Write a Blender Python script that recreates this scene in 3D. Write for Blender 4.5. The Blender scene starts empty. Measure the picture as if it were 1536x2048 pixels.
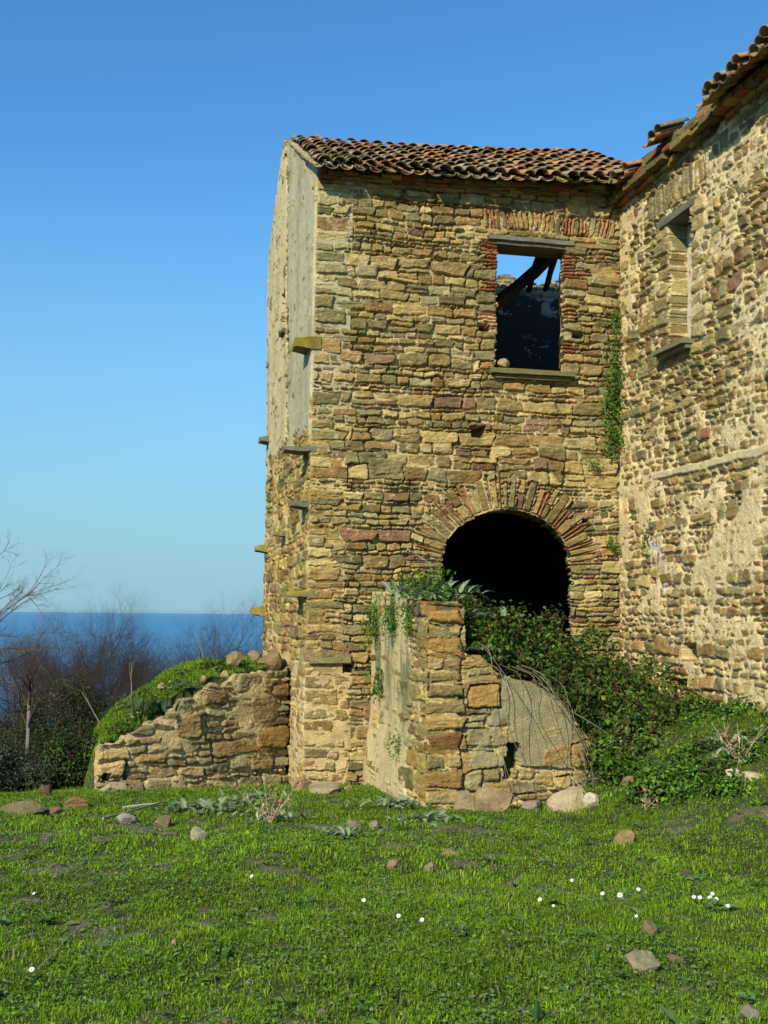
import bpy, math, random
import numpy as np
from mathutils import Matrix, Vector

# ------------------------------------------------------------------ camera, sky, sun, exposure
SC = bpy.context.scene
COL = SC.collection
CAM_Z = 1.7
F = 2250.0                       # focal length in photo pixels (1536 x 2048)
PITCH, ROLL = math.radians(5.15), 0.010
SUN_AZ, SUN_EL = math.radians(28.0), math.radians(33.0)   # azimuth: left of straight behind the camera
SUN_STRENGTH, SKY_STRENGTH, EXPOSURE = 5.0, 0.15, 0.0

cam_data = bpy.data.cameras.new('camera')
cam = bpy.data.objects.new('camera', cam_data)
COL.objects.link(cam)
cam_data.sensor_fit = 'VERTICAL'
cam_data.sensor_height = 24.0
cam_data.sensor_width = 18.0
cam_data.lens = 24.0 * F / 2048.0
cam_data.clip_start = 0.05
cam_data.clip_end = 200000.0
CAM_M = Matrix.Translation((0, 0, CAM_Z)) @ Matrix.Rotation(math.radians(90) + PITCH, 4, 'X') @ Matrix.Rotation(ROLL, 4, 'Z')
cam.matrix_world = CAM_M
SC.camera = cam

world = bpy.data.worlds.new('World')
SC.world = world
world.use_nodes = True
wn, wl = world.node_tree.nodes, world.node_tree.links
wn.clear()
w_out = wn.new('ShaderNodeOutputWorld')
w_bg = wn.new('ShaderNodeBackground')
w_sky = wn.new('ShaderNodeTexSky')
w_sky.sky_type = 'NISHITA'
w_sky.sun_disc = False
w_sky.sun_elevation = SUN_EL
w_sky.sun_rotation = math.radians(180) + SUN_AZ
w_sky.altitude = 0
w_sky.air_density = 1.0
w_sky.dust_density = 0.0
w_sky.ozone_density = 2.2
w_bg.inputs[1].default_value = SKY_STRENGTH
# the winter sky is a deep clean blue; a thin veil of sea haze lies along the horizon
w_tint = wn.new('ShaderNodeMix'); w_tint.data_type = 'RGBA'; w_tint.blend_type = 'MULTIPLY'
w_tint.inputs['Factor'].default_value = 1.0
w_tint.inputs['B'].default_value = (0.46, 0.98, 1.24, 1)
wl.new(w_sky.outputs[0], w_tint.inputs['A'])
w_tc = wn.new('ShaderNodeTexCoord'); w_sep = wn.new('ShaderNodeSeparateXYZ')
wl.new(w_tc.outputs['Generated'], w_sep.inputs[0])
w_ramp = wn.new('ShaderNodeMapRange'); w_ramp.interpolation_type = 'SMOOTHSTEP'
w_ramp.inputs['From Min'].default_value = 0.42; w_ramp.inputs['From Max'].default_value = -0.05
wl.new(w_sep.outputs['Z'], w_ramp.inputs['Value'])
w_haze = wn.new('ShaderNodeMix'); w_haze.data_type = 'RGBA'
w_haze.inputs['B'].default_value = tuple(k / SKY_STRENGTH for k in (0.30, 0.52, 0.63)) + (1,)
wl.new(w_ramp.outputs[0], w_haze.inputs['Factor']); wl.new(w_tint.outputs['Result'], w_haze.inputs['A'])
wl.new(w_haze.outputs['Result'], w_bg.inputs[0])
wl.new(w_bg.outputs[0], w_out.inputs[0])

sun_data = bpy.data.lights.new('sun', 'SUN')
sun_data.energy = SUN_STRENGTH
sun_data.angle = math.radians(0.5)
sun_data.color = (1.0, 0.92, 0.74)
sun = bpy.data.objects.new('sun', sun_data)
COL.objects.link(sun)
SUN_DIR = Vector((-math.sin(SUN_AZ) * math.cos(SUN_EL), -math.cos(SUN_AZ) * math.cos(SUN_EL), math.sin(SUN_EL)))
sun.rotation_euler = SUN_DIR.to_track_quat('Z', 'Y').to_euler()
sun.location = (-20, -30, 30)

SC.view_settings.view_transform = 'Standard'
SC.view_settings.look = 'None'
SC.view_settings.gamma = 1
SC.view_settings.exposure = EXPOSURE
SC.render.engine = 'CYCLES'
SC.cycles.max_bounces = 4
SC.cycles.diffuse_bounces = 1
SC.cycles.transparent_max_bounces = 4

# ------------------------------------------------------------------ small helpers
def pixel_ray(px, py):
    d = Vector(((px - 768.0) / F, (1024.0 - py) / F, -1.0))
    d = CAM_M.to_3x3() @ d
    return np.array(d)

def at(px, py, depth):
    """World point on the ray of a photo pixel at forward distance y = depth."""
    d = pixel_ray(px, py)
    return np.array((0, 0, CAM_Z)) + d * (depth / d[1])

def lin(r, g, b):
    f = lambda c: (c / 255.0 / 12.92) if c / 255.0 <= 0.04045 else ((c / 255.0 + 0.055) / 1.055) ** 2.4
    return np.array((f(r), f(g), f(b)))

_tabs = {}
def vnoise(x, y, seed=0):
    if seed not in _tabs:
        _tabs[seed] = np.random.default_rng(seed + 1000).uniform(-1, 1, (256, 256))
    t = _tabs[seed]
    x = np.asarray(x, float); y = np.asarray(y, float)
    ix = np.floor(x).astype(int); iy = np.floor(y).astype(int)
    fx = x - ix; fy = y - iy
    fx = fx * fx * (3 - 2 * fx); fy = fy * fy * (3 - 2 * fy)
    a = t[ix & 255, iy & 255]; b = t[(ix + 1) & 255, iy & 255]
    c = t[ix & 255, (iy + 1) & 255]; d = t[(ix + 1) & 255, (iy + 1) & 255]
    return (a + (b - a) * fx) * (1 - fy) + (c + (d - c) * fx) * fy

def fbm(x, y, seed=0, octaves=3, gain=0.5):
    v = 0; amp = 1; tot = 0
    for k in range(octaves):
        v = v + amp * vnoise(x * 2 ** k + 17.3 * k, y * 2 ** k - 9.1 * k, seed + k)
        tot += amp; amp *= gain
    return v / tot

def sstep(a, b, x):
    t = np.clip((np.asarray(x, float) - a) / (b - a), 0, 1)
    return t * t * (3 - 2 * t)

def smooth_path(pts, it=2):
    p = np.asarray(pts, float)
    for _ in range(it):
        q = np.empty((2 * len(p) - 2, 3)); q[0::2] = p[:-1] * 0.75 + p[1:] * 0.25; q[1::2] = p[:-1] * 0.25 + p[1:] * 0.75
        p = np.concatenate([p[:1], q, p[-1:]])
    return p

class MB:
    """Collects vertices, quads, triangles and per-vertex colours for ONE mesh object."""
    def __init__(self):
        self.v, self.q, self.t, self.c, self.n = [], [], [], [], 0
        self.qm, self.tm = [], []
    def add(self, v, quads=None, tris=None, col=(0.5, 0.5, 0.5), mat=0):
        v = np.asarray(v, float).reshape(-1, 3)
        c = np.asarray(col, float)
        if c.ndim == 1:
            c = np.broadcast_to(c, (len(v), 3))
        if quads is not None and len(quads):
            self.q.append(np.asarray(quads, np.int64) + self.n); self.qm.append(np.full(len(quads), mat))
        if tris is not None and len(tris):
            self.t.append(np.asarray(tris, np.int64) + self.n); self.tm.append(np.full(len(tris), mat))
        self.v.append(v); self.c.append(c); self.n += len(v)
    def box(self, c, ax, ay, az, col=(0.5, 0.5, 0.5), mat=0, jit=0.0, rng=None, taper=1.0):
        """Box with centre c and half-axis vectors; jit ruffles the corners."""
        c, ax, ay, az = (np.asarray(k, float) for k in (c, ax, ay, az))
        v = []
        for k in (-1, 1):
            for j in (-1, 1):
                for i in (-1, 1):
                    s = taper if k > 0 else 1.0
                    v.append(c + ax * i * s + ay * j * s + az * k)
        v = np.array(v)
        if jit and rng is not None:
            v = v + rng.uniform(-jit, jit, v.shape)
        self.add(v, [(0, 2, 3, 1), (4, 5, 7, 6), (0, 1, 5, 4), (2, 6, 7, 3), (0, 4, 6, 2), (1, 3, 7, 5)], None, col, mat)
    def tube(self, pts, rad, sides=6, col=(0.5, 0.5, 0.5), mat=0, cap=True):
        p = np.asarray(pts, float); n = len(p)
        r = np.broadcast_to(np.asarray(rad, float), (n,))
        t = np.gradient(p, axis=0); t /= np.linalg.norm(t, axis=1, keepdims=True) + 1e-12
        ref = np.array((0.31, 0.17, 0.93)) if abs(t[0][2]) < 0.8 else np.array((0.9, 0.3, 0.1))
        a = np.cross(t, ref); a /= np.linalg.norm(a, axis=1, keepdims=True) + 1e-12
        b = np.cross(t, a)
        th = np.arange(sides) * 2 * math.pi / sides
        v = p[:, None, :] + r[:, None, None] * (np.cos(th)[None, :, None] * a[:, None, :] + np.sin(th)[None, :, None] * b[:, None, :])
        v = v.reshape(-1, 3)
        i = np.arange(n - 1)[:, None] * sides; k = np.arange(sides)[None, :]; k2 = (k + 1) % sides
        q = np.stack([i + k, i + k2, i + sides + k2, i + sides + k], -1).reshape(-1, 4)
        c = np.asarray(col, float)
        if c.ndim == 2 and len(c) == n:
            c = np.repeat(c, sides, axis=0)
        tr = None
        if cap and sides >= 3:
            tr = [(0, j + 1, j) for j in range(1, sides - 1)] + [((n - 1) * sides, (n - 1) * sides + j, (n - 1) * sides + j + 1) for j in range(1, sides - 1)]
        self.add(v, q, tr, c, mat)
    def build(self, name, mats, parent=None, smooth=False):
        V = np.concatenate(self.v) if self.v else np.zeros((0, 3))
        C = np.concatenate(self.c) if self.c else np.zeros((0, 3))
        Q = np.concatenate(self.q) if self.q else np.zeros((0, 4), np.int64)
        T = np.concatenate(self.t) if self.t else np.zeros((0, 3), np.int64)
        M = np.concatenate(self.qm + self.tm) if (self.qm or self.tm) else np.zeros(0, int)
        return make_mesh(name, V, Q, T, C, mats, M, parent, smooth)

def make_mesh(name, V, Q, T, C, mats, M=None, parent=None, smooth=False):
    me = bpy.data.meshes.new(name)
    nq, nt = len(Q), len(T)
    me.vertices.add(len(V)); me.vertices.foreach_set('co', np.ascontiguousarray(V, np.float32).ravel())
    me.loops.add(nq * 4 + nt * 3)
    me.loops.foreach_set('vertex_index', np.concatenate([np.asarray(Q).ravel(), np.asarray(T).ravel()]).astype(np.int32))
    me.polygons.add(nq + nt)
    st = np.concatenate([np.arange(nq) * 4, nq * 4 + np.arange(nt) * 3]).astype(np.int32)
    me.polygons.foreach_set('loop_start', st)
    if not isinstance(mats, (list, tuple)):
        mats = [mats]
    for m in mats:
        me.materials.append(m)
    if M is not None and len(mats) > 1:
        me.polygons.foreach_set('material_index', np.asarray(M, np.int32))
    me.polygons.foreach_set('use_smooth', np.full(nq + nt, smooth))
    me.update(calc_edges=True)
    at_ = me.color_attributes.new('Col', 'FLOAT_COLOR', 'POINT')
    at_.data.foreach_set('color', np.concatenate([C, np.ones((len(V), 1))], 1).astype(np.float32).ravel())
    o = bpy.data.objects.new(name, me)
    COL.objects.link(o)
    if parent is not None:
        o.parent = parent
        o.matrix_parent_inverse = Matrix.Translation(parent.location).inverted()
    return o

def tag(o, label=None, cat=None, group=None, kind=None):
    if label: o['label'] = label
    if cat: o['category'] = cat
    if group: o['group'] = group
    if kind: o['kind'] = kind
    return o

def thing(name, loc, label, cat, group=None):
    o = bpy.data.objects.new(name, None)
    o.empty_display_size = 0.2
    o.location = [float(k) for k in loc]
    COL.objects.link(o)
    return tag(o, label, cat, group)

# ------------------------------------------------------------------ materials
def mat_attr(name, rough=0.9, lichen=None, spec=0.2, n1=40.0, amt=0.25, bump=0.3, bscale=90.0, bdist=0.01, trans=0.0, tint=None, n2=6.0, amt2=0.15):
    """Procedural surface: the piece's own colour, broken up by two noises, with a fine relief."""
    m = bpy.data.materials.new(name)
    m.use_nodes = True
    nd, lk = m.node_tree.nodes, m.node_tree.links
    bs = nd['Principled BSDF']
    bs.inputs['Roughness'].default_value = rough
    bs.inputs['Specular IOR Level'].default_value = spec
    at_ = nd.new('ShaderNodeAttribute'); at_.attribute_name = 'Col'
    tc = nd.new('ShaderNodeNewGeometry')
    last = at_.outputs['Color']
    for sc, am, det in ((n1, amt, 4), (n2, amt2, 3)):
        if am <= 0: continue
        nz = nd.new('ShaderNodeTexNoise'); nz.inputs['Scale'].default_value = sc; nz.inputs['Detail'].default_value = det
        lk.new(tc.outputs['Position'], nz.inputs['Vector'])
        mr = nd.new('ShaderNodeMapRange')
        mr.inputs['From Min'].default_value = 0.25; mr.inputs['From Max'].default_value = 0.75
        mr.inputs['To Min'].default_value = 1 - am; mr.inputs['To Max'].default_value = 1 + am
        lk.new(nz.outputs['Fac'], mr.inputs['Value'])
        mx = nd.new('ShaderNodeMix'); mx.data_type = 'RGBA'; mx.blend_type = 'MULTIPLY'
        mx.inputs['Factor'].default_value = 1.0
        lk.new(last, mx.inputs['A']); lk.new(mr.outputs['Result'], mx.inputs['B'])
        last = mx.outputs['Result']
    for (lc, lsc, lo, hi, lf) in (lichen or ()):
        nz = nd.new('ShaderNodeTexNoise'); nz.inputs['Scale'].default_value = lsc; nz.inputs['Detail'].default_value = 6; nz.inputs['Roughness'].default_value = 0.65
        lk.new(tc.outputs['Position'], nz.inputs['Vector'])
        mr = nd.new('ShaderNodeMapRange'); mr.inputs['From Min'].default_value = lo; mr.inputs['From Max'].default_value = hi
        mr.inputs['To Max'].default_value = lf
        lk.new(nz.outputs['Fac'], mr.inputs['Value'])
        mx = nd.new('ShaderNodeMix'); mx.data_type = 'RGBA'
        mx.inputs['B'].default_value = (*lc, 1)
        lk.new(mr.outputs['Result'], mx.inputs['Factor']); lk.new(last, mx.inputs['A'])
        last = mx.outputs['Result']
    lk.new(last, bs.inputs['Base Color'])
    if bump > 0:
        bz = nd.new('ShaderNodeTexNoise'); bz.inputs['Scale'].default_value = bscale; bz.inputs['Detail'].default_value = 5
        lk.new(tc.outputs['Position'], bz.inputs['Vector'])
        bp = nd.new('ShaderNodeBump'); bp.inputs['Strength'].default_value = bump; bp.inputs['Distance'].default_value = bdist
        lk.new(bz.outputs['Fac'], bp.inputs['Height']); lk.new(bp.outputs['Normal'], bs.inputs['Normal'])
    if trans > 0:
        out = nd['Material Output']
        tr = nd.new('ShaderNodeBsdfTranslucent')
        ms = nd.new('ShaderNodeMixShader'); ms.inputs[0].default_value = trans
        lk.new(last, tr.inputs['Color'])
        lk.new(bs.outputs[0], ms.inputs[1]); lk.new(tr.outputs[0], ms.inputs[2]); lk.new(ms.outputs[0], out.inputs[0])
    return m

M_STONE = mat_attr('rubble_stone', n1=55, amt=0.28, bump=0.9, bscale=75, bdist=0.02, n2=9, amt2=0.15, lichen=(((0.09, 0.085, 0.05), 22, 0.60, 0.72, 0.6), ((0.40, 0.37, 0.27), 34, 0.64, 0.74, 0.5)))
M_PLASTER = mat_attr('old_plaster', n1=30, amt=0.15, bump=0.4, bscale=70, bdist=0.01)
M_TILE = mat_attr('clay_tile', n1=45, amt=0.3, bump=0.5, bscale=80, bdist=0.01, n2=14, amt2=0.25, lichen=(((0.27, 0.235, 0.165), 12, 0.44, 0.62, 0.8), ((0.045, 0.04, 0.03), 20, 0.60, 0.70, 0.6), ((0.30, 0.22, 0.03), 9, 0.60, 0.70, 0.6)))
M_WOOD = mat_attr('weathered_wood', n1=35, amt=0.3, bump=0.4, bscale=60, bdist=0.008)
M_ROCK = mat_attr('field_rock', n1=30, amt=0.25, bump=0.6, bscale=50, bdist=0.02, n2=5, amt2=0.2)
M_SOIL = mat_attr('earth', n1=30, amt=0.4, bump=0.8, bscale=40, bdist=0.03, n2=3, amt2=0.2)
M_GRASS = mat_attr('grass_blade', rough=0.8, spec=0.05, amt=0, amt2=0, bump=0, trans=0.35)
M_LEAF = mat_attr('leaf', rough=0.6, spec=0.14, amt=0, amt2=0, bump=0, trans=0.2)
M_BARK = mat_attr('bark', n1=60, amt=0.3, bump=0, amt2=0)
# ------------------------------------------------------------------ the lie of the land
B0 = np.array((-0.99, 15.0))             # front left corner of the house
UX = np.array((0.9755, 0.2198))          # along the front wall
VY = np.array((-0.2198, 0.9755))         # away from the camera, along the side wall
TOW_W, TOW_D = 4.48, 4.9
def toUS(x, y):
    return (x - B0[0]) * UX[0] + (y - B0[1]) * UX[1], (x - B0[0]) * VY[0] + (y - B0[1]) * VY[1]
def fromUS(u, s, z=0.0):
    return np.array((B0[0] + u * UX[0] + s * VY[0], B0[1] + u * UX[1] + s * VY[1], z))

PW0 = 0.877                               # where the parapet's left face meets the front wall
PAR_T = 2.8                               # how far the parapet reaches out
def parapet_top(w):
    return np.interp(w, [0, 0.42, 0.46, 0.62, 0.85, 1.2, 1.5, 1.75, 1.99], [1.83, 1.8, 1.22, 1.25, 1.02, 0.95, 0.80, 0.50, 0.22])

RA, RE = np.array((-1.33, 16.14)), np.array((-3.56, 14.36))      # low ruined wall
R_L = float(np.linalg.norm(RE - RA)); R_E = (RE - RA) / R_L
R_M = np.array((-R_E[1], R_E[0]))
if R_M[1] > 0: R_M = -R_M
def ruin_top(q):
    # q: 0 at the house, 1 at the free end
    return np.interp(q, [0, 0.25, 0.45, 0.58, 0.66, 0.78, 0.88, 1.0], [0.92, 0.84, 0.72, 0.60, 0.46, 0.22, 0.05, -0.03])

def terrain(x, y, rough=True):
    x = np.asarray(x, float); y = np.asarray(y, float)
    z = -0.052 * np.clip(y - 4.66, -8, 11)
    z = z + 0.28 * sstep(1.4, 3.6, x) * sstep(7, 12.5, y)
    u, s = toUS(x, y); t = -s
    # bank against the wing
    dw = TOW_W - u
    bank = 0.80 * (1 - sstep(0.0, 2.3, dw)) * sstep(9, 3.5, t) * sstep(-1.0, -0.3, t) * sstep(-0.6, 0.0, dw + 0.5)
    z = z + bank
    # earth held up by the parapet, in front of the arch
    inside = sstep(PW0 + 0.12, PW0 + 0.3, u) * sstep(-0.6, -0.3, t) * (u < TOW_W + 0.3)
    w = u - PW0
    fall = 1 - sstep(1.0, 3.3, t)
    ter_r = np.where(w > 1.99, (0.95 - 0.12 * np.clip(w - 2.0, 0, 2)) * fall, -9)
    ter_l = np.where((w <= 1.99) & (t < PAR_T - 0.2), np.minimum(parapet_top(np.clip(w + 0.05, 0.48, 1.95)) - 0.08, 1.1 - 0.1 * t), -9)
    ter = np.maximum(ter_l, ter_r)
    z = np.where(inside > 0.5, np.maximum(z, ter), z)
    # drop towards the sea, beyond the brow
    d = (y - 14.75 - 0.43 * (x + 3.67)) * 0.92
    d = np.where(x > 3.0, np.minimum(d, y - 18.0), d)
    sp = np.where(d > 20, d, np.log1p(np.exp(np.clip(d * 2.2, -40, 44))) / 2.2)
    z = z - 0.46 * sp - 0.25 * sstep(0.2, 2.5, d)
    # mound behind the low ruined wall
    qx = (x - RA[0]) * R_E[0] + (y - RA[1]) * R_E[1]
    r = -((x - RA[0]) * R_M[0] + (y - RA[1]) * R_M[1])
    q = qx / R_L; q2 = q + 0.13 * np.clip(r - 0.1, 0, 9) * sstep(0.15, 0.6, q)
    top = ruin_top(np.clip(q, 0, 1)) - 12.0 * np.clip(q - 0.975, 0, 1)
    crest = np.interp(q2, [-1.2, 0.0, 0.3, 0.55, 0.75, 0.88, 0.96, 1.0, 1.1], [0.92, 0.98, 0.92, 0.72, 0.52, 0.30, 0.02, -0.6, -1.6])
    lift = sstep(0.05, 0.9, r)
    m = (top + 0.03) * (1 - lift) + np.maximum(crest, -1.5) * lift
    m = m - 2.6 * sstep(1.5, 5.0, r)
    z = np.where((r > 0.1) & (q > -1.4) & (q < 1.12), np.maximum(z, m), z)
    # inside the house
    z = np.where((s > 0.25) & (s < TOW_D - 0.2) & (u > 0.25) & (u < 9), np.minimum(z, 0.3), z)
    if rough:
        near = np.exp(-((x / 14) ** 2 + ((y - 9) / 16) ** 2))
        z = z + 0.05 * fbm(x * 4.2, y * 4.2, 47, 3) * sstep(14.6, 15.4, y) * (x < -1.2)
        z = z + near * (0.035 * fbm(x * 1.1, y * 1.1, 41, 2) + 0.028 * fbm(x * 3.3, y * 3.3, 43, 3))
    return z

def ground_at(px, py):
    """The point of the ground that a photo pixel shows."""
    d = pixel_ray(px, py); o = np.array((0, 0, CAM_Z))
    k = np.linspace(2.5, 40, 3000)
    P = o + d[None] * k[:, None]
    below = P[:, 2] < terrain(P[:, 0], P[:, 1])
    i = int(np.argmax(below)) if below.any() else len(k) - 1
    p = P[i].copy(); p[2] = float(terrain(p[0], p[1]))
    return p

def axis(lo, hi, step, far, grow=1.13):
    a = list(np.arange(lo, hi + 1e-6, step))
    s = step; b = hi
    while b < far: s *= grow; b += s; a.append(b)
    s = step; b = lo; pre = []
    while b > -far: s *= grow; b -= s; pre.append(b)
    return np.array(pre[::-1] + a)
gx = axis(-8.5, 7.5, 0.06, 500); gy = axis(2.5, 21, 0.06, 500)
GX, GY = np.meshgrid(gx, gy)
GZ = np.maximum(terrain(GX, GY), -124.0)
def bare_mask(x, y):
    """0..1: where the turf is worn through to the earth."""
    a = fbm(x * 1.3 + 3, y * 1.3, 61, 3); b = fbm(x * 4.5, y * 4.5, 65, 3)
    k = sstep(0.11, 0.42, 0.42 * a + 0.50 * b + 0.34 * fbm(x * 11, y * 11, 69, 2))
    return k * (1 - 0.8 * sstep(1.0, 1.8, x) * sstep(9.6, 10.8, y)) * (1 - 0.7 * sstep(13.6, 14.6, y) * (x > -1.0))
bm_ = bare_mask(GX, GY)[..., None]
soil = np.array((0.17, 0.14, 0.088)); turf = np.array((0.055, 0.070, 0.018))
gcol = turf * (1 - bm_) + soil * bm_
gcol = gcol * (1 + 0.35 * fbm(GX * 9, GY * 9, 71, 2)[..., None])
ny, nx = GX.shape
idx = np.arange(ny * nx).reshape(ny, nx)
gq = np.stack([idx[:-1, :-1], idx[:-1, 1:], idx[1:, 1:], idx[1:, :-1]], -1).reshape(-1, 4)
ground = make_mesh('ground', np.stack([GX, GY, GZ], -1).reshape(-1, 3), gq, np.zeros((0, 3), int), gcol.reshape(-1, 3), M_SOIL, None, None, True)
tag(ground, 'grassy hillside that falls away to the sea', kind='structure')

# ------------------------------------------------------------------ the sea
m_sea = bpy.data.materials.new('sea_water'); m_sea.use_nodes = True
nd, lk = m_sea.node_tree.nodes, m_sea.node_tree.links
bs = nd['Principled BSDF']
bs.inputs['Roughness'].default_value = 0.4
bs.inputs['Specular IOR Level'].default_value = 0.4
geo = nd.new('ShaderNodeNewGeometry')
mp = nd.new('ShaderNodeMapping'); mp.inputs['Scale'].default_value = (0.0006, 0.0022, 1)
nz = nd.new('ShaderNodeTexNoise'); nz.inputs['Scale'].default_value = 1.0; nz.inputs['Detail'].default_value = 5
rp = nd.new('ShaderNodeValToRGB')
rp.color_ramp.elements[0].position = 0.3; rp.color_ramp.elements[0].color = (0.024, 0.175, 0.335, 1)
rp.color_ramp.elements[1].position = 0.75; rp.color_ramp.elements[1].color = (0.034, 0.205, 0.375, 1)
nb = nd.new('ShaderNodeTexNoise'); nb.inputs['Scale'].default_value = 0.25; nb.inputs['Detail'].default_value = 6
bp = nd.new('ShaderNodeBump'); bp.inputs['Strength'].default_value = 0.6; bp.inputs['Distance'].default_value = 1.0
lk.new(geo.outputs['Position'], mp.inputs['Vector']); lk.new(mp.outputs['Vector'], nz.inputs['Vector'])
lk.new(nz.outputs['Fac'], rp.inputs['Fac']); lk.new(rp.outputs['Color'], bs.inputs['Base Color'])
lk.new(geo.outputs['Position'], nb.inputs['Vector']); lk.new(nb.outputs['Fac'], bp.inputs['Height']); lk.new(bp.outputs['Normal'], bs.inputs['Normal'])
sb = MB()
th = np.linspace(0, 2 * math.pi, 65)[:-1]
rings = [0.0, 200, 1000, 5000, 20000, 70000]
ring_v = np.concatenate([np.stack([np.cos(th) * max(r_, 1), np.sin(th) * max(r_, 1), np.full(64, -120.0)], -1) for r_ in rings])
rq = [(i * 64 + k, i * 64 + (k + 1) % 64, (i + 1) * 64 + (k + 1) % 64, (i + 1) * 64 + k) for i in range(len(rings) - 1) for k in range(64)]
sb.add(ring_v, rq)
# thin sea haze: one closed box of even air round everything, sky outside it
m_haze = bpy.data.materials.new('sea_haze'); m_haze.use_nodes = True
hn_, hl_ = m_haze.node_tree.nodes, m_haze.node_tree.links
hn_.clear()
h_out = hn_.new('ShaderNodeOutputMaterial'); h_vol = hn_.new('ShaderNodeVolumePrincipled')
h_vol.inputs['Color'].default_value = (0.50, 0.78, 1.0, 1); h_vol.inputs['Density'].default_value = 0.9e-5
hl_.new(h_vol.outputs['Volume'], h_out.inputs['Volume'])
hb = MB(); hb.box((0, 0, (-126.0 + 14.0) / 2), (76000, 0, 0), (0, 76000, 0), (0, 0, 70.0))
tag(hb.build('haze', m_haze), 'thin pale haze over the sea', kind='stuff')
tag(sb.build('sea', m_sea), 'flat blue sea out to the horizon', kind='structure')
# ------------------------------------------------------------------ rubble masonry as relief
STONE_PAL = [lin(*c) for c in ((184, 154, 84), (172, 148, 82), (156, 140, 84), (192, 164, 94), (164, 130, 66), (148, 134, 82), (172, 136, 74), (198, 174, 106), (138, 122, 72), (166, 152, 98))]
RED_PAL = [lin(*c) for c in ((158, 120, 82), (150, 114, 82), (150, 108, 68))]
BRICK_PAL = [lin(*c) for c in ((182, 114, 68), (168, 104, 62), (186, 130, 84), (150, 96, 60))]
MORTAR = lin(202, 182, 132)

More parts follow.
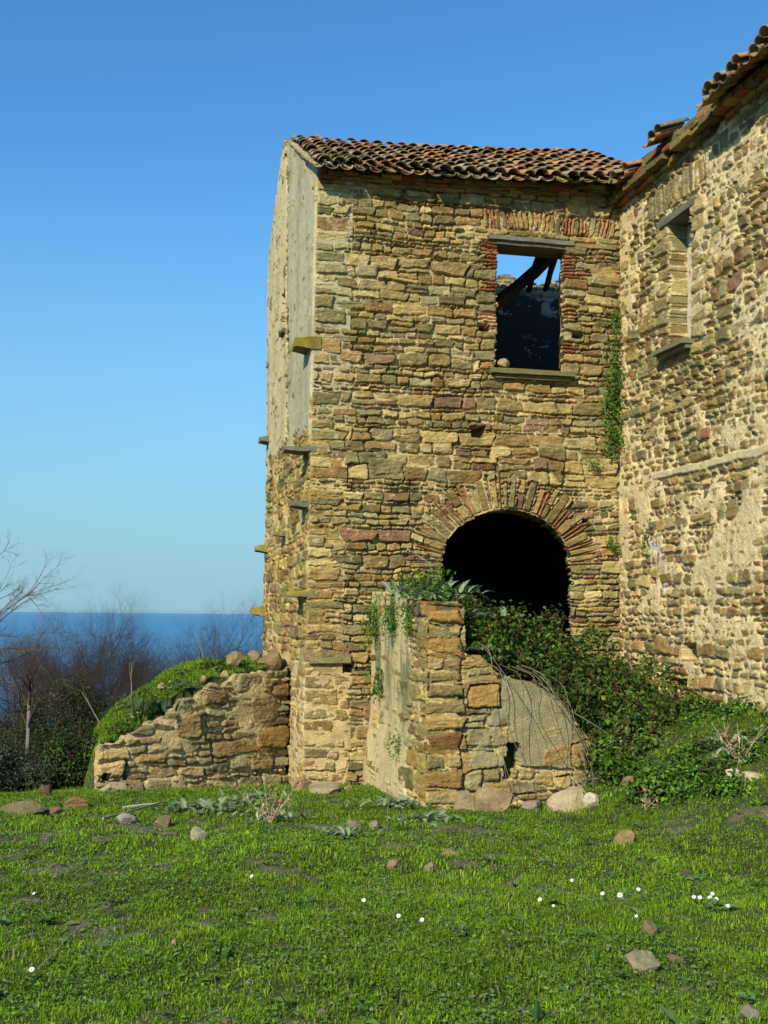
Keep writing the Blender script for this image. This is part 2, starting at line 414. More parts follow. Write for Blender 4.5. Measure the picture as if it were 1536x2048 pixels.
class Relief:
    def __init__(self, W, z0, z1, res, seed, warp=1.0):
        self.W, self.z0, self.z1, self.res, self.seed = W, z0, z1, res, seed
        self.rng = np.random.default_rng(seed)
        self.nx = int(round(W / res)) + 1; self.ny = int(round((z1 - z0) / res)) + 1
        self.u = np.linspace(0, W, self.nx); self.z = np.linspace(z0, z1, self.ny)
        self.U, self.Z = np.meshgrid(self.u, self.z)
        U, Z = self.U, self.Z
        self.WU = U + warp * (0.020 * fbm(U * 5, Z * 5, seed + 1, 2) + 0.013 * fbm(U * 18, Z * 18, seed + 3, 2) + 0.006 * vnoise(U * 45, Z * 45, seed + 4))
        self.WZ = Z + warp * (0.035 * fbm(U * 1.3, Z * 1.3, seed + 5, 2) + 0.014 * fbm(U * 7, Z * 7, seed + 7, 2) + 0.010 * fbm(U * 20, Z * 22, seed + 9, 2) + 0.005 * vnoise(U * 50, Z * 50, seed + 10))
        self.h = np.full(U.shape, -0.12); self.c = np.zeros(U.shape + (3,)); self.c[:] = MORTAR
        self.n1 = fbm(U * 9, Z * 16, seed + 11, 3); self.n2 = fbm(U * 30, Z * 45, seed + 13, 3); self.n3 = fbm(U * 3.5, Z * 3.5, seed + 15, 3)
        self.strata = fbm(U * 6, Z * 55, seed + 17, 2)
        self.taken = np.zeros(U.shape, bool)
    def stone(self, cx, cz, a, b, ang=0.0, prot=0.02, bev=0.03, rad=0.4, col=(0.3, 0.2, 0.1), clear=False, warped=True, lump=1.0):
        R = max(a, b) * 1.15 + 0.04
        i0 = max(int((cx - R) / self.res), 0); i1 = min(int((cx + R) / self.res) + 2, self.nx)
        j0 = max(int((cz - self.z0 - R) / self.res), 0); j1 = min(int((cz - self.z0 + R) / self.res) + 2, self.ny)
        if i1 <= i0 or j1 <= j0: return
        sl = (slice(j0, j1), slice(i0, i1))
        U = (self.WU if warped else self.U)[sl] - cx; Z = (self.WZ if warped else self.Z)[sl] - cz
        ca, sa = math.cos(ang), math.sin(ang)
        p = U * ca + Z * sa; q = -U * sa + Z * ca
        k1, k2 = self.rng.uniform(-0.18, 0.18, 2) if warped else (0, 0)
        ae = a * (1 + k1 * q / b); be = b * (1 + k2 * p / a)
        r = rad * min(a, b)
        dx = np.abs(p) - ae + r; dz = np.abs(q) - be + r
        sd = np.hypot(np.maximum(dx, 0), np.maximum(dz, 0)) + np.minimum(np.maximum(dx, dz), 0) - r
        tx, tz = self.rng.uniform(-0.015, 0.015, 2)
        e = np.clip(-sd / bev, 0, 1)
        prof = np.sqrt(np.clip(1 - (1 - e) ** 2, 0, 1))
        hh = -0.045 + (prot + 0.045) * prof + tx * p / a + tz * q / b + lump * (0.013 * self.n1[sl] + 0.008 * self.n2[sl] + 0.005 * self.strata[sl])
        H = self.h[sl]; C = self.c[sl]
        if clear:
            m0 = sd < 0.012
            H[m0] = -0.12; C[m0] = MORTAR; self.taken[sl] |= m0
        m = (sd < 0) & (hh > H) & (True if clear else ~self.taken[sl])
        H[m] = hh[m]
        cc = np.asarray(col) * (1 + 0.26 * self.n1[sl] + 0.16 * self.n2[sl] + 0.12 * self.strata[sl])[..., None]
        st = sstep(0.15, 0.6, self.n3[sl] + self.rng.uniform(-0.5, 0.25))[..., None]
        cc = cc * (1 - st) + cc * np.array((0.74, 0.70, 0.60)) * st
        C[m] = cc[m]
    grey = 0.0
    def pick(self, red=0.1):
        r = self.rng
        red = red * 0.6
        p = RED_PAL[r.integers(len(RED_PAL))] if r.random() < red else STONE_PAL[r.integers(len(STONE_PAL))]
        p = p * (1 - self.grey) + self.grey * np.array((1.0, 0.94, 0.68)) * (p @ np.array((0.3, 0.6, 0.1))) * 1.05
        return p * r.uniform(0.66, 1.14)
    def courses(self, heights=((0.055, 0.10), (0.12, 0.19), (0.19, 0.27)), probs=(0.25, 0.45, 0.30), aspect=(1.1, 3.0), wmax=0.62, gap=0.014, red=0.1, prot=(0.004, 0.035), ang=0.05, split=0.25, big=0.10):
        r = self.rng; z = self.z0 - 0.1; bigs = []
        while z < self.z1 + 0.1:
            lo, hi = heights[r.choice(len(heights), p=probs)]
            h = r.uniform(lo, hi); x = -r.uniform(0, 0.3)
            while x < self.W + 0.1:
                w = min(max(h * r.uniform(*aspect), 0.07), wmax)
                cx, cz = x + w / 2, z + h / 2
                g = gap * r.uniform(0.3, 1.7)
                if h > 0.13 and r.random() < split:
                    n = 2 if h < 0.2 else r.integers(2, 4); zz = z; fr = r.dirichlet(np.full(n, 4.0)) * h
                    for f in fr:
                        ws = w * r.uniform(0.75, 1.05)
                        self.stone(cx + r.uniform(-0.02, 0.02), zz + f / 2, ws / 2 - g * 0.5, max(f / 2 - g * 0.45, 0.010), r.uniform(-ang, ang), r.uniform(*prot) * 0.8, r.uniform(0.009, 0.016), r.uniform(0.2, 0.6), self.pick(red * 1.6)); zz += f
                else:
                    self.stone(cx, cz + r.uniform(-0.008, 0.008), w / 2 - g * 0.5, h / 2 - g * 0.5, r.uniform(-ang, ang), r.uniform(*prot), r.uniform(0.010, 0.024), r.uniform(0.2, 0.6), self.pick(red))
                    if h > 0.13 and r.random() < big:
                        bigs.append((cx, cz + h * 0.35, w / 2 * r.uniform(0.8, 1.1), h * r.uniform(0.55, 0.75)))
                x += w
            z += h
        for (cx, cz, a, b) in bigs:
            self.stone(cx, cz, a, b, r.uniform(-ang, ang), r.uniform(*prot), r.uniform(0.02, 0.04), r.uniform(0.35, 0.8), self.pick(red), clear=False)
    def chips(self, n, a=(0.012, 0.04), b=(0.008, 0.02), red=0.3):
        r = self.rng
        for _ in range(n):
            x, z = r.uniform(0, self.W), r.uniform(self.z0, self.z1)
            i, j = int(x / self.res), int((z - self.z0) / self.res)
            if self.h[min(j, self.ny - 1), min(i, self.nx - 1)] > -0.03: continue
            self.stone(x, z, r.uniform(*a), r.uniform(*b), r.uniform(-0.3, 0.3), r.uniform(-0.012, 0.006), 0.012, 0.6, self.pick(red), lump=0.5)
    def mortar(self, lo=-0.035, hi=-0.008, scale=1.6, col=MORTAR, extra=None):
        U, Z, s = self.U, self.Z, self.seed
        f = sstep(-0.35, 0.45, fbm(U * scale, Z * scale, s + 21, 3))
        mh = lo + (hi - lo) * f + 0.008 * fbm(U * 14, Z * 14, s + 23, 3) + 0.006 * fbm(U * 45, Z * 45, s + 25, 2)
        if extra is not None: mh = mh + extra
        m = mh > self.h
        self.h = np.where(m, mh, self.h)
        cc = np.asarray(col) * (1 + 0.16 * fbm(U * 6, Z * 6, s + 27, 3) + 0.14 * fbm(U * 40, Z * 40, s + 29, 2))[..., None]
        self.c[m] = cc[m]
    def render_patch(self, mask, height=0.012, col=MORTAR, streak=0.0):
        """Render or plaster laid over the stones wherever mask (0..1) is high."""
        U, Z, s = self.U, self.Z, self.seed
        mm = sstep(0.35, 0.55, mask + 0.22 * fbm(U * 5, Z * 5, s + 31, 4))
        hp = height + 0.004 * fbm(U * 10, Z * 10, s + 33, 3)
        new = np.where(mm > 0, np.maximum(self.h, hp * mm + self.h * (1 - mm)), self.h)
        cm = (mm > 0.3) & (hp >= self.h - 0.004)
        cc = np.asarray(col) * (1 + 0.14 * fbm(U * 3, Z * 3, s + 35, 3) + 0.10 * fbm(U * 25, Z * 25, s + 37, 2))[..., None]
        if streak:
            k = sstep(-0.1, 0.55, fbm(U * 3.2, Z * 1.3, s + 39, 4))[..., None] * streak
            cc = cc * (1 - k) + cc * np.array((0.62, 0.62, 0.62)) * k
        self.h = new; self.c[cm] = cc[cm]
    def tint(self, mask, col, amount=1.0):
        k = (mask * amount)[..., None]
        self.c = self.c * (1 - k) + np.asarray(col) * k
    def pit(self, cx, cz, a, b, depth=0.25):
        d = np.maximum(np.abs(self.WU - cx) / a, np.abs(self.WZ - cz) / b)
        m = d < 1
        self.h[m] = -depth; self.c[m] = self.c[m] * 0.8
    def mesh(self, place, hole=None, keep=None, depth=0.45, fade=0.02, splay=None, mb=None, mat=0, fade_edges=(True, True)):
        """place(U, Z, h) -> xyz. hole(U, Z) -> True where the wall is open; depth: thickness shown in the opening."""
        mb = mb or MB()
        h = self.h.copy()
        if fade:
            k = np.ones_like(h)
            if fade_edges[0]: k *= np.clip(self.U / fade, 0, 1)
            if fade_edges[1]: k *= np.clip((self.W - self.U) / fade, 0, 1)
            h = h * k
        P = place(self.U, self.Z, h)
        ok = np.ones((self.ny - 1, self.nx - 1), bool)
        if hole is not None:
            ok &= ~hole((self.WU[:-1, :-1] + self.WU[1:, 1:]) / 2, (self.WZ[:-1, :-1] + self.WZ[1:, 1:]) / 2)
        if keep is not None:
            ok &= keep((self.U[:-1, :-1] + self.U[1:, 1:]) / 2, (self.Z[:-1, :-1] + self.Z[1:, 1:]) / 2)
        idx = np.arange(self.ny * self.nx).reshape(self.ny, self.nx)
        q = np.stack([idx[:-1, :-1], idx[:-1, 1:], idx[1:, 1:], idx[1:, :-1]], -1)[ok]
        used = np.zeros(self.ny * self.nx, bool); used[q.ravel()] = True
        remap = np.cumsum(used) - 1
        mb.add(P.reshape(-1, 3)[used], remap[q], None, np.clip(self.c, 0.01, 0.9).reshape(-1, 3)[used], mat)
        if depth:
            # thickness: every open edge runs back into the wall, coloured by the stones beside it
            nd_ = max(int(depth / max(self.res * 2, 0.02)), 3)
            ds = np.linspace(0, depth, nd_ + 1)
            hb = place(self.U, self.Z, np.zeros_like(h)); hn = place(self.U, self.Z, np.ones_like(h)) - hb; tu = place(self.U + 1.0, self.Z, np.zeros_like(h)) - hb
            def strip(j1, i1, j2, i2, dj, di, flip):
                if len(j1) == 0: return
                V = []; Cc = []
                for k, d in enumerate(ds):
                    off = int(d / self.res)
                    for (jj, ii) in ((j1, i1), (j2, i2)):
                        base = P[jj, ii] - hn[jj, ii] * d + (tu[jj, ii] * (splay(self.U[jj, ii], self.Z[jj, ii]) * d)[:, None] if splay else 0)
                        js = np.clip(jj + dj * off, 0, self.ny - 1); is_ = np.clip(ii + di * off, 0, self.nx - 1)
                        V.append(base); Cc.append(self.c[js, is_])
                V = np.stack(V, 1); Cc = np.stack(Cc, 1)
                n = len(j1); m = V.shape[1]
                o = np.arange(n)[:, None] * m
                k = np.arange(nd_)[None, :] * 2
                quad = np.stack([o + k, o + k + 1, o + k + 3, o + k + 2], -1).reshape(-1, 4)
                if flip: quad = quad[:, ::-1]
                mb.add(V.reshape(-1, 3), quad, None, np.clip(Cc.reshape(-1, 3), 0.01, 0.9), mat)
            pad = np.zeros((self.ny + 1, self.nx + 1), bool); pad[1:-1, 1:-1] = ok
            L = pad[1:-1, :-1]; Rr = pad[1:-1, 1:]          # vertical edges at column i
            j, i = np.nonzero(L & ~Rr); strip(j, i, j + 1, i, 0, -1, False)
            j, i = np.nonzero(~L & Rr); strip(j, i, j + 1, i, 0, 1, True)
            D = pad[:-1, 1:-1]; Up = pad[1:, 1:-1]
            j, i = np.nonzero(D & ~Up); strip(j, i, j, i + 1, -1, 0, True)
            j, i = np.nonzero(~D & Up); strip(j, i, j, i + 1, 1, 0, False)
        return mb

LEAN = 0.010
def lean(z): return LEAN * (z - 4.0)
def on_front(U, Z, h):
    x = U + lean(Z)
    P = np.empty(U.shape + (3,)); s = -h
    P[..., 0] = B0[0] + x * UX[0] + s * VY[0]; P[..., 1] = B0[1] + x * UX[1] + s * VY[1]; P[..., 2] = Z
    return P
def on_side(U, Z, h):
    # U runs from the far corner (0) to the near corner (TOW_D) so that the relief faces outwards
    s = TOW_D - U; x = -h + lean(Z) - (0.018 * s + 0.075 * np.sin(np.pi * np.clip(s / TOW_D, 0, 1))) * np.clip((Z - 4.0) / 4.0, 0, 1.3)
    P = np.empty(U.shape + (3,))
    P[..., 0] = B0[0] + x * UX[0] + s * VY[0]; P[..., 1] = B0[1] + x * UX[1] + s * VY[1]; P[..., 2] = Z
    return P
def on_wing(U, Z, h):
    # U runs from the inner corner (0) towards the camera
    s = -U; x = TOW_W - h + lean(Z)
    P = np.empty(U.shape + (3,))
    P[..., 0] = B0[0] + x * UX[0] + s * VY[0]; P[..., 1] = B0[1] + x * UX[1] + s * VY[1]; P[..., 2] = Z
    return P
# ------------------------------------------------------------------ the house
EAVE, RIDGE = 7.84, 9.17
house = thing('farmhouse', fromUS(0, 0, 0), 'tall ruined rubble stone farmhouse with tiled gable roof, arched doorway and open window', 'farmhouse')

def front_window(U, Z): return (U > 2.60) & (U < 3.60) & (Z > 5.10) & (Z < 6.98)
AC, AW, AS, AR = 2.79, 0.94, 2.38, 0.80           # arch: centre, half width, springing height, rise
def front_arch(U, Z):
    dx = np.abs(U - AC) / AW
    return (dx < 1) & (Z > 0.9) & (Z < AS + AR * np.sqrt(np.clip(1 - dx * dx, 0, 1)))
def front_hole(U, Z): return front_window(U, Z) | front_arch(U, Z)
def front_hole_in(U, Z): return front_hole(U, Z) | front_hole(U - 0.18, Z) | front_hole(U + 0.18, Z)      # the openings widen inwards
def front_splay(U, Z):
    c, w = np.where(Z > 4.5, 3.10, AC), np.where(Z > 4.5, 0.50, AW)
    k = np.clip((U - c) / w, -1.05, 1.05) * 0.36
    return np.where((Z > 0.8) & (Z < 7.1) & (U > 1.7) & (U < 3.85), k, 0)

def front_wall():
    R = Relief(TOW_W, -1.3, EAVE + 0.28, 0.0080, 11); R.grey = 0.16
    r = R.rng
    # bricks and stones standing on edge round the arch
    a = 0.03
    while a < math.pi - 0.02:
        brick = r.random() < 0.36
        th = r.uniform(0.034, 0.046) if brick else r.uniform(0.06, 0.13)
        ln = r.uniform(0.34, 0.50) if not brick else r.uniform(0.36, 0.54)
        da = th / 0.95
        ac = a + da / 2
        ix, iz = AC + (AW) * math.cos(ac), AS + (AR) * math.sin(ac)
        dx, dz = math.cos(ac) / AW, math.sin(ac) / AR
        n = math.hypot(dx, dz); dx /= n; dz /= n
        # sight lines flatten towards the springing
        if r.random() < 0.25 and not brick:
            half = ln * r.uniform(0.4, 0.6)
            segs = ((0.0, half), (half + 0.012, ln))
        else: segs = ((0.0, ln),)
        for s0, s1 in segs:
            m = (s0 + s1) / 2 + 0.01
            R.stone(ix + dx * m, iz + dz * m, (s1 - s0) / 2, th / 2 - 0.004, math.atan2(dz, dx) + r.uniform(-0.03, 0.03), r.uniform(-0.004, 0.010), 0.012, 0.3,
                    (BRICK_PAL[r.integers(4)] * np.array((0.88, 0.98, 1.0)) if brick else R.pick(0.06)) * r.uniform(0.75, 1.05), clear=True, warped=False, lump=0.9)
        a += da + r.uniform(0.008, 0.016) / 0.95
    # flat relieving arch of bricks above the window
    x = 2.42
    while x < 4.42:
        brick = r.random() < 0.5
        th = r.uniform(0.030, 0.045) if brick else r.uniform(0.04, 0.08)
        tilt = 0.30 * (x - 3.35) + r.uniform(-0.08, 0.08)
        R.stone(x, 7.30 + r.uniform(-0.015, 0.015), r.uniform(0.11, 0.15), th / 2, math.pi / 2 - tilt * 0.8, r.uniform(0, 0.02), 0.012, 0.3, (BRICK_PAL[r.integers(4)] if brick else R.pick(0.1)) * r.uniform(0.8, 1.1), clear=True, lump=0.5)
        x += th + 0.016
    # brick and stone jambs of the window
    for x0, sgn in ((2.60, -1), (3.60, 1)):
        z = 5.12
        while z < 6.95:
            if r.random() < 0.68:
                n = r.integers(1, 4)
                for _ in range(n):
                    ln = r.uniform(0.13, 0.27)
                    R.stone(x0 + sgn * ln / 2, z + 0.024, ln / 2, 0.019, r.uniform(-0.02, 0.02), r.uniform(0.0, 0.02), 0.012, 0.3, BRICK_PAL[r.integers(4)] * np.array((0.84, 0.9, 0.95)) * r.uniform(0.7, 1.1), clear=True, lump=0.5)
                    z += 0.050
            else:
                h = r.uniform(0.11, 0.19); ln = r.uniform(0.22, 0.38)
                R.stone(x0 + sgn * ln / 2, z + h / 2, ln / 2 - 0.01, h / 2 - 0.008, r.uniform(-0.03, 0.03), r.uniform(0.005, 0.03), 0.025, 0.4, R.pick(0.1), clear=True)
                z += h
    # course of stones over the lintel, quoins at the free corner
    x = 2.45
    while x < 4.4:
        w = r.uniform(0.28, 0.48); R.stone(x + w / 2, 7.115, w / 2 - 0.008, 0.045, r.uniform(-0.02, 0.02), r.uniform(0.005, 0.025), 0.02, 0.4, R.pick(0.05), clear=True); x += w
    z = -0.5
    while z < EAVE - 0.2:
        h = r.uniform(0.11, 0.22); w = r.uniform(0.28, 0.56)
        if r.random() < 0.72:
            R.stone(w / 2 - 0.06, z + h / 2, w / 2, h / 2 - 0.010, r.uniform(-0.02, 0.02), r.uniform(0.01, 0.03), 0.02, 0.25, R.pick(0.05), clear=True)
        z += h
    R.courses(red=0.10, split=0.36, big=0.14, prot=(0.0, 0.042), heights=((0.035, 0.065), (0.075, 0.125), (0.125, 0.20)), probs=(0.34, 0.40, 0.26), gap=0.013, wmax=0.52, aspect=(1.1, 3.2))
    R.chips(5200)
    R.mortar(lo=-0.090, hi=-0.010, scale=2.4, col=lin(200, 180, 128))
    # remains of render by the corner foot
    U, Z = R.U, R.Z
    R.render_patch(np.where((U < 0.68) & (Z < 1.05), 0.62 * sstep(0.75, 0.55, U) * sstep(1.12, 0.9, Z), 0) * 1.0, 0.006, lin(206, 180, 128))
    # weathering: darker grey-green lichen bloom high up and low down
    R.tint(sstep(0.25, 0.6, fbm(U * 2.2, Z * 2.2, 91, 4)), lin(104, 100, 66), 0.30)
    R.tint(sstep(0.35, 0.6, fbm(U * 7, Z * 7, 95, 3)), lin(92, 86, 70), 0.35)
    R.tint(sstep(0.5, 0.62, fbm(U * 12, Z * 12, 99, 2)), lin(214, 196, 150), 0.4)
    for (a_, b_, c_, d_) in ((2.34, 4.24, 0.10, 0.085), (2.42, 5.74, 0.10, 0.06), (3.82, 5.70, 0.09, 0.05), (3.95, 3.05, 0.05, 0.03), (0.38, 0.98, 0.26, 0.06)):
        R.pit(a_, b_, c_, d_, 0.3)
    mb = R.mesh(on_front, front_hole, lambda U, Z: Z < EAVE - 0.03 + 0.21 * U / 4.5, depth=0.5, splay=front_splay)
    return mb

def inner_plane(mb, place, W, z0, z1, off, hole=None, mat=1, col=lin(120, 120, 118), res=0.06, ztop=None):
    """The plastered inner face of a wall, off metres behind its outer face."""
    nx_, nz_ = int(W / res) + 1, int((z1 - z0) / res) + 1
    U, Z = np.meshgrid(np.linspace(0, W, nx_), np.linspace(z0, z1, nz_))
    P = place(U, Z, np.full(U.shape, -off) + 0.01 * fbm(U * 3, Z * 3, 7, 2))
    ok = np.ones((nz_ - 1, nx_ - 1), bool)
    um = (U[:-1, :-1] + U[1:, 1:]) / 2; zm = (Z[:-1, :-1] + Z[1:, 1:]) / 2
    if hole is not None: ok &= ~hole(um, zm)
    if ztop is not None: ok &= zm < ztop(um)
    idx = np.arange(nx_ * nz_).reshape(nz_, nx_)
    q = np.stack([idx[:-1, :-1], idx[:-1, 1:], idx[1:, 1:], idx[1:, :-1]], -1)[ok]
    c = np.asarray(col) * (1 + 0.25 * fbm(U * 2, Z * 2, 9, 4))[..., None]
    mb.add(P.reshape(-1, 3), q, None, c.reshape(-1, 3), mat)

mb = front_wall()
INNER_SHADE = lin(52, 50, 46)  # lower inner walls coloured near black to carry the deep shade behind the arch
inner_plane(mb, on_front, TOW_W, -0.5, 4.8, 0.5, front_hole_in, col=INNER_SHADE)
inner_plane(mb, on_front, TOW_W, 4.8, EAVE, 0.5, front_hole_in)
tag(mb.build('wall', [M_STONE, M_PLASTER], house, True), 'front wall of coursed rubble stone with arch and window openings')

# ---- gabled side wall, plastered above
def gable(s): return EAVE + (RIDGE - EAVE) * (1 - np.abs(s - TOW_D / 2) / (TOW_D / 2)) + 0.03
SIDE_W = lambda U, Z: (TOW_D - U > 2.35) & (TOW_D - U < 2.75) & (Z > 6.1) & (Z < 6.75)
def side_wall():
    R = Relief(TOW_D, -1.6, RIDGE + 0.06, 0.014, 23)
    R.courses(red=0.14, heights=((0.05, 0.09), (0.10, 0.16), (0.16, 0.22)), probs=(0.3, 0.45, 0.25), gap=0.016)
    R.chips(3000)
    R.mortar(lo=-0.032, hi=0.012, col=lin(214, 186, 128))
    U, Z = R.U, R.Z; s = TOW_D - U
    seam = np.abs(s - 2.15 - 0.05 * np.sin(Z * 3))
    mask = sstep(4.05, 4.35, Z - 0.10 * (s > 2.2) + 0.25 * fbm(U * 2, Z * 0.8, 25, 2)) * (0.40 + 0.60 * sstep(0.06, 0.22, seam)) * np.where(s > 2.15, 0.98, 1.15)
    mask = mask * (1 - 0.35 * sstep(3.3, 4.4, s) * sstep(8.5, 7, Z)) - 0.55 * sstep(0.36, 0.52, fbm(U * 13, Z * 4.5, 26, 3)) - 0.35 * sstep(0.25, 0.5, fbm(U * 3, Z * 1.5, 28, 3))
    mask = mask - 0.9 * sstep(0.0, 0.35, fbm(U * 2.0, Z * 2.4, 30, 4)) * sstep(0.30, 0.0, np.minimum(np.abs(s), np.abs(s - 2.05)))
    R.render_patch(np.where(s < 2.15, mask, 0), 0.032, lin(192, 182, 144), 0.55)
    R.render_patch(np.where(s >= 2.15, mask, 0), 0.028, lin(214, 196, 146), 0.6)
    R.render_patch(sstep(1.3, 0.9, Z) * 0.55, 0.010, lin(214, 190, 142), 0.1)
    return R.mesh(on_side, SIDE_W, lambda U, Z: Z < gable(TOW_D - U), depth=0.5)
mb = side_wall()
inner_plane(mb, on_side, TOW_D, -0.5, 4.8, 0.5, SIDE_W, col=INNER_SHADE)
inner_plane(mb, on_side, TOW_D, 4.8, RIDGE, 0.5, SIDE_W, ztop=lambda u: gable(TOW_D - u))
sw = mb.build('wall', [M_STONE, M_PLASTER], house, True)
tag(sw, 'gable side wall with grey plaster left on its upper half')

# ---- back wall, broken along its top, and the inner partition towards the wing
def on_back(U, Z, h):
    return on_front(U, Z, -(TOW_D - 0.45) - h * 0 + h)
def back_wall():
    R = Relief(TOW_W + 2.6, 5.0, 8.4, 0.025, 31); R.grey = 0.8
    R.courses(); R.chips(300); R.mortar()
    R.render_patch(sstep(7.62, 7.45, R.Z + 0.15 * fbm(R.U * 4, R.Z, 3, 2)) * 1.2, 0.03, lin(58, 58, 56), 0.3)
    top = lambda U: 7.80 + 0.16 * fbm(U * 3.1, U * 0, 33, 3) + 0.10 * vnoise(U * 9, U * 0, 35)
    return R.mesh(on_back, None, lambda U, Z: Z < top(U), depth=0.45)
mb = back_wall()
inner_plane(mb, on_front, TOW_W + 2.6, -2.5, 5.0, TOW_D - 0.45, col=INNER_SHADE)
inner_plane(mb, on_front, TOW_W + 2.6, -2.5, 7.8, TOW_D)
tag(mb.build('wall', [M_STONE, M_PLASTER], house, True), 'broken back wall seen through the upper window')
mb = MB()
def on_part(U, Z, h):
    P = on_wing(U, Z, h); k = -(U * 1.0) * 2
    P[..., 0] += 2 * U * VY[0] + 2.6 * UX[0]; P[..., 1] += 2 * U * VY[1] + 2.6 * UX[1]
    return P
inner_plane(mb, on_part, TOW_D, -2.0, 4.8, 0.0, col=INNER_SHADE)
inner_plane(mb, on_part, TOW_D, 4.8, EAVE - 0.4, 0.0)
tag(mb.build('wall', [M_STONE, M_PLASTER], house, False), 'plastered partition inside the house')

fb = MB()
c = fromUS(TOW_W / 2 + 1.2, TOW_D / 2, 4.86)
fb.box(c, np.append(UX * (TOW_W / 2 + 0.75), 0), np.append(VY * (TOW_D / 2 - 0.48), 0), (0, 0, 0.09), lin(96, 80, 60))
fb.build('floor', M_WOOD, house); fb = MB()
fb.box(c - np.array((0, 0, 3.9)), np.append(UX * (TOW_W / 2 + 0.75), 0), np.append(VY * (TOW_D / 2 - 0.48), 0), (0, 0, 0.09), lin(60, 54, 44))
fb.build('floor', M_WOOD, house)

# ---- the wing
WING_L = 7.5
WW0, WW1, WZ0, WZ1 = 1.50, 2.12, 5.18, 6.90
def wing_hole(U, Z): return (U > WW0) & (U < WW1) & (Z > WZ0) & (Z < WZ1)
def wing_wall():
    R = Relief(WING_L, -0.6, 8.0, 0.011, 47); R.grey = 0.18
    r = R.rng
    # stones on edge above the little window
    x = 1.0
    while x < 2.75:
        brick = r.random() < 0.25
        th = r.uniform(0.035, 0.05) if brick else r.uniform(0.06, 0.11)
        R.stone(x, 7.28, r.uniform(0.14, 0.2), th / 2, math.pi / 2 + r.uniform(-0.1, 0.1), r.uniform(0, 0.025), 0.015, 0.4, (BRICK_PAL[r.integers(4)] if brick else R.pick(0.06)) * 0.95, clear=True, lump=0.6)
        x += th + 0.022
    for x0, sgn in ((WW0, -1), (WW1, 1)):
        z = WZ0
        while z < WZ1 - 0.05:
            h = r.uniform(0.12, 0.24); ln = r.uniform(0.22, 0.42)
            R.stone(x0 + sgn * ln / 2, z + h / 2, ln / 2 - 0.01, h / 2 - 0.01, r.uniform(-0.03, 0.03), r.uniform(0.01, 0.035), 0.03, 0.4, R.pick(0.08), clear=True); z += h
    R.courses(red=0.12, heights=((0.05, 0.09), (0.09, 0.14), (0.14, 0.20)), probs=(0.3, 0.45, 0.25), aspect=(0.8, 2.2), gap=0.030, prot=(0.004, 0.036), split=0.18, wmax=0.5, ang=0.10)
    R.chips(4500)
    U, Z = R.U, R.Z
    # mortar is flush and pale in the lower half and by the inner corner
    ex = 0.016 * sstep(4.6, 3.6, Z) + 0.010 * sstep(0.9, 0.2, U)
    R.mortar(lo=-0.050, hi=0.010, scale=2.6, col=lin(224, 202, 150), extra=ex)
    R.render_patch(0.62 * sstep(0.10, 0.02, np.abs(Z - 3.56 - 0.04 * fbm(U * 2, U * 0, 51, 2))) * sstep(0.75, 1.2, U), 0.040, lin(216, 198, 152), 0.35)
    R.render_patch(0.60 * sstep(0.75, 0.1, U) * sstep(0.6, 0.2, np.abs(Z - 2.7)), 0.024, lin(218, 194, 142), 0.3)
    R.render_patch(0.52 * sstep(0.9, 0.0, U) * sstep(1.3, 2.0, Z), 0.016, lin(222, 198, 142), 0.1)
    R.render_patch(0.42 * sstep(0.9, 0.2, np.abs(U - 1.2)) * sstep(0.8, 0.2, np.abs(Z - 2.35)), 0.014, lin(206, 196, 176), 0.2)
    R.tint(sstep(0.52, 0.62, fbm(U * 8, Z * 8, 199, 3)) * sstep(4.5, 5.5, Z), lin(214, 206, 190), 0.7)
    R.tint(sstep(0.25, 0.6, fbm(U * 2.2, Z * 2.2, 191, 4)), lin(120, 116, 80), 0.25)
    for (a_, b_, c_, d_) in ((2.02, 1.26, 0.17, 0.12), (1.80, 0.84, 0.17, 0.10), (1.1, 2.15, 0.07, 0.05), (3.35, 6.1, 0.07, 0.05), (2.7, 4.6, 0.06, 0.05)):
        R.pit(a_, b_, c_, d_, 0.3)
    top = lambda U, Z: np.where(U < 2.6, 7.86, 7.78) + 0.05 * vnoise(U * 5, U * 0, 55)
    return R.mesh(on_wing, wing_hole, lambda U, Z: Z < top(U, Z), depth=0.42)
mb = wing_wall()
inner_plane(mb, on_wing, WING_L, -0.5, 7.7, 0.42, wing_hole)
tag(mb.build('wall', [M_STONE, M_PLASTER], house, True), 'wing wall of smaller stones in pale flush mortar')

# far end and back of the wing, so that it is a closed house
mb = MB()
def on_end(U, Z, h):
    P = on_wing(np.full(U.shape, WING_L), Z, -U)
    return P
inner_plane(mb, on_end, 5.0, -0.6, 8.0, 0.0, mat=0, col=lin(170, 145, 90))
def on_wback(U, Z, h): return on_wing(U, Z, np.full(U.shape, -5.0))
inner_plane(mb, on_wback, WING_L, -0.6, 8.0, 0.0, mat=0, col=lin(170, 145, 90))
tag(mb.build('wall', [M_STONE, M_PLASTER], house, True), 'far walls of the wing')

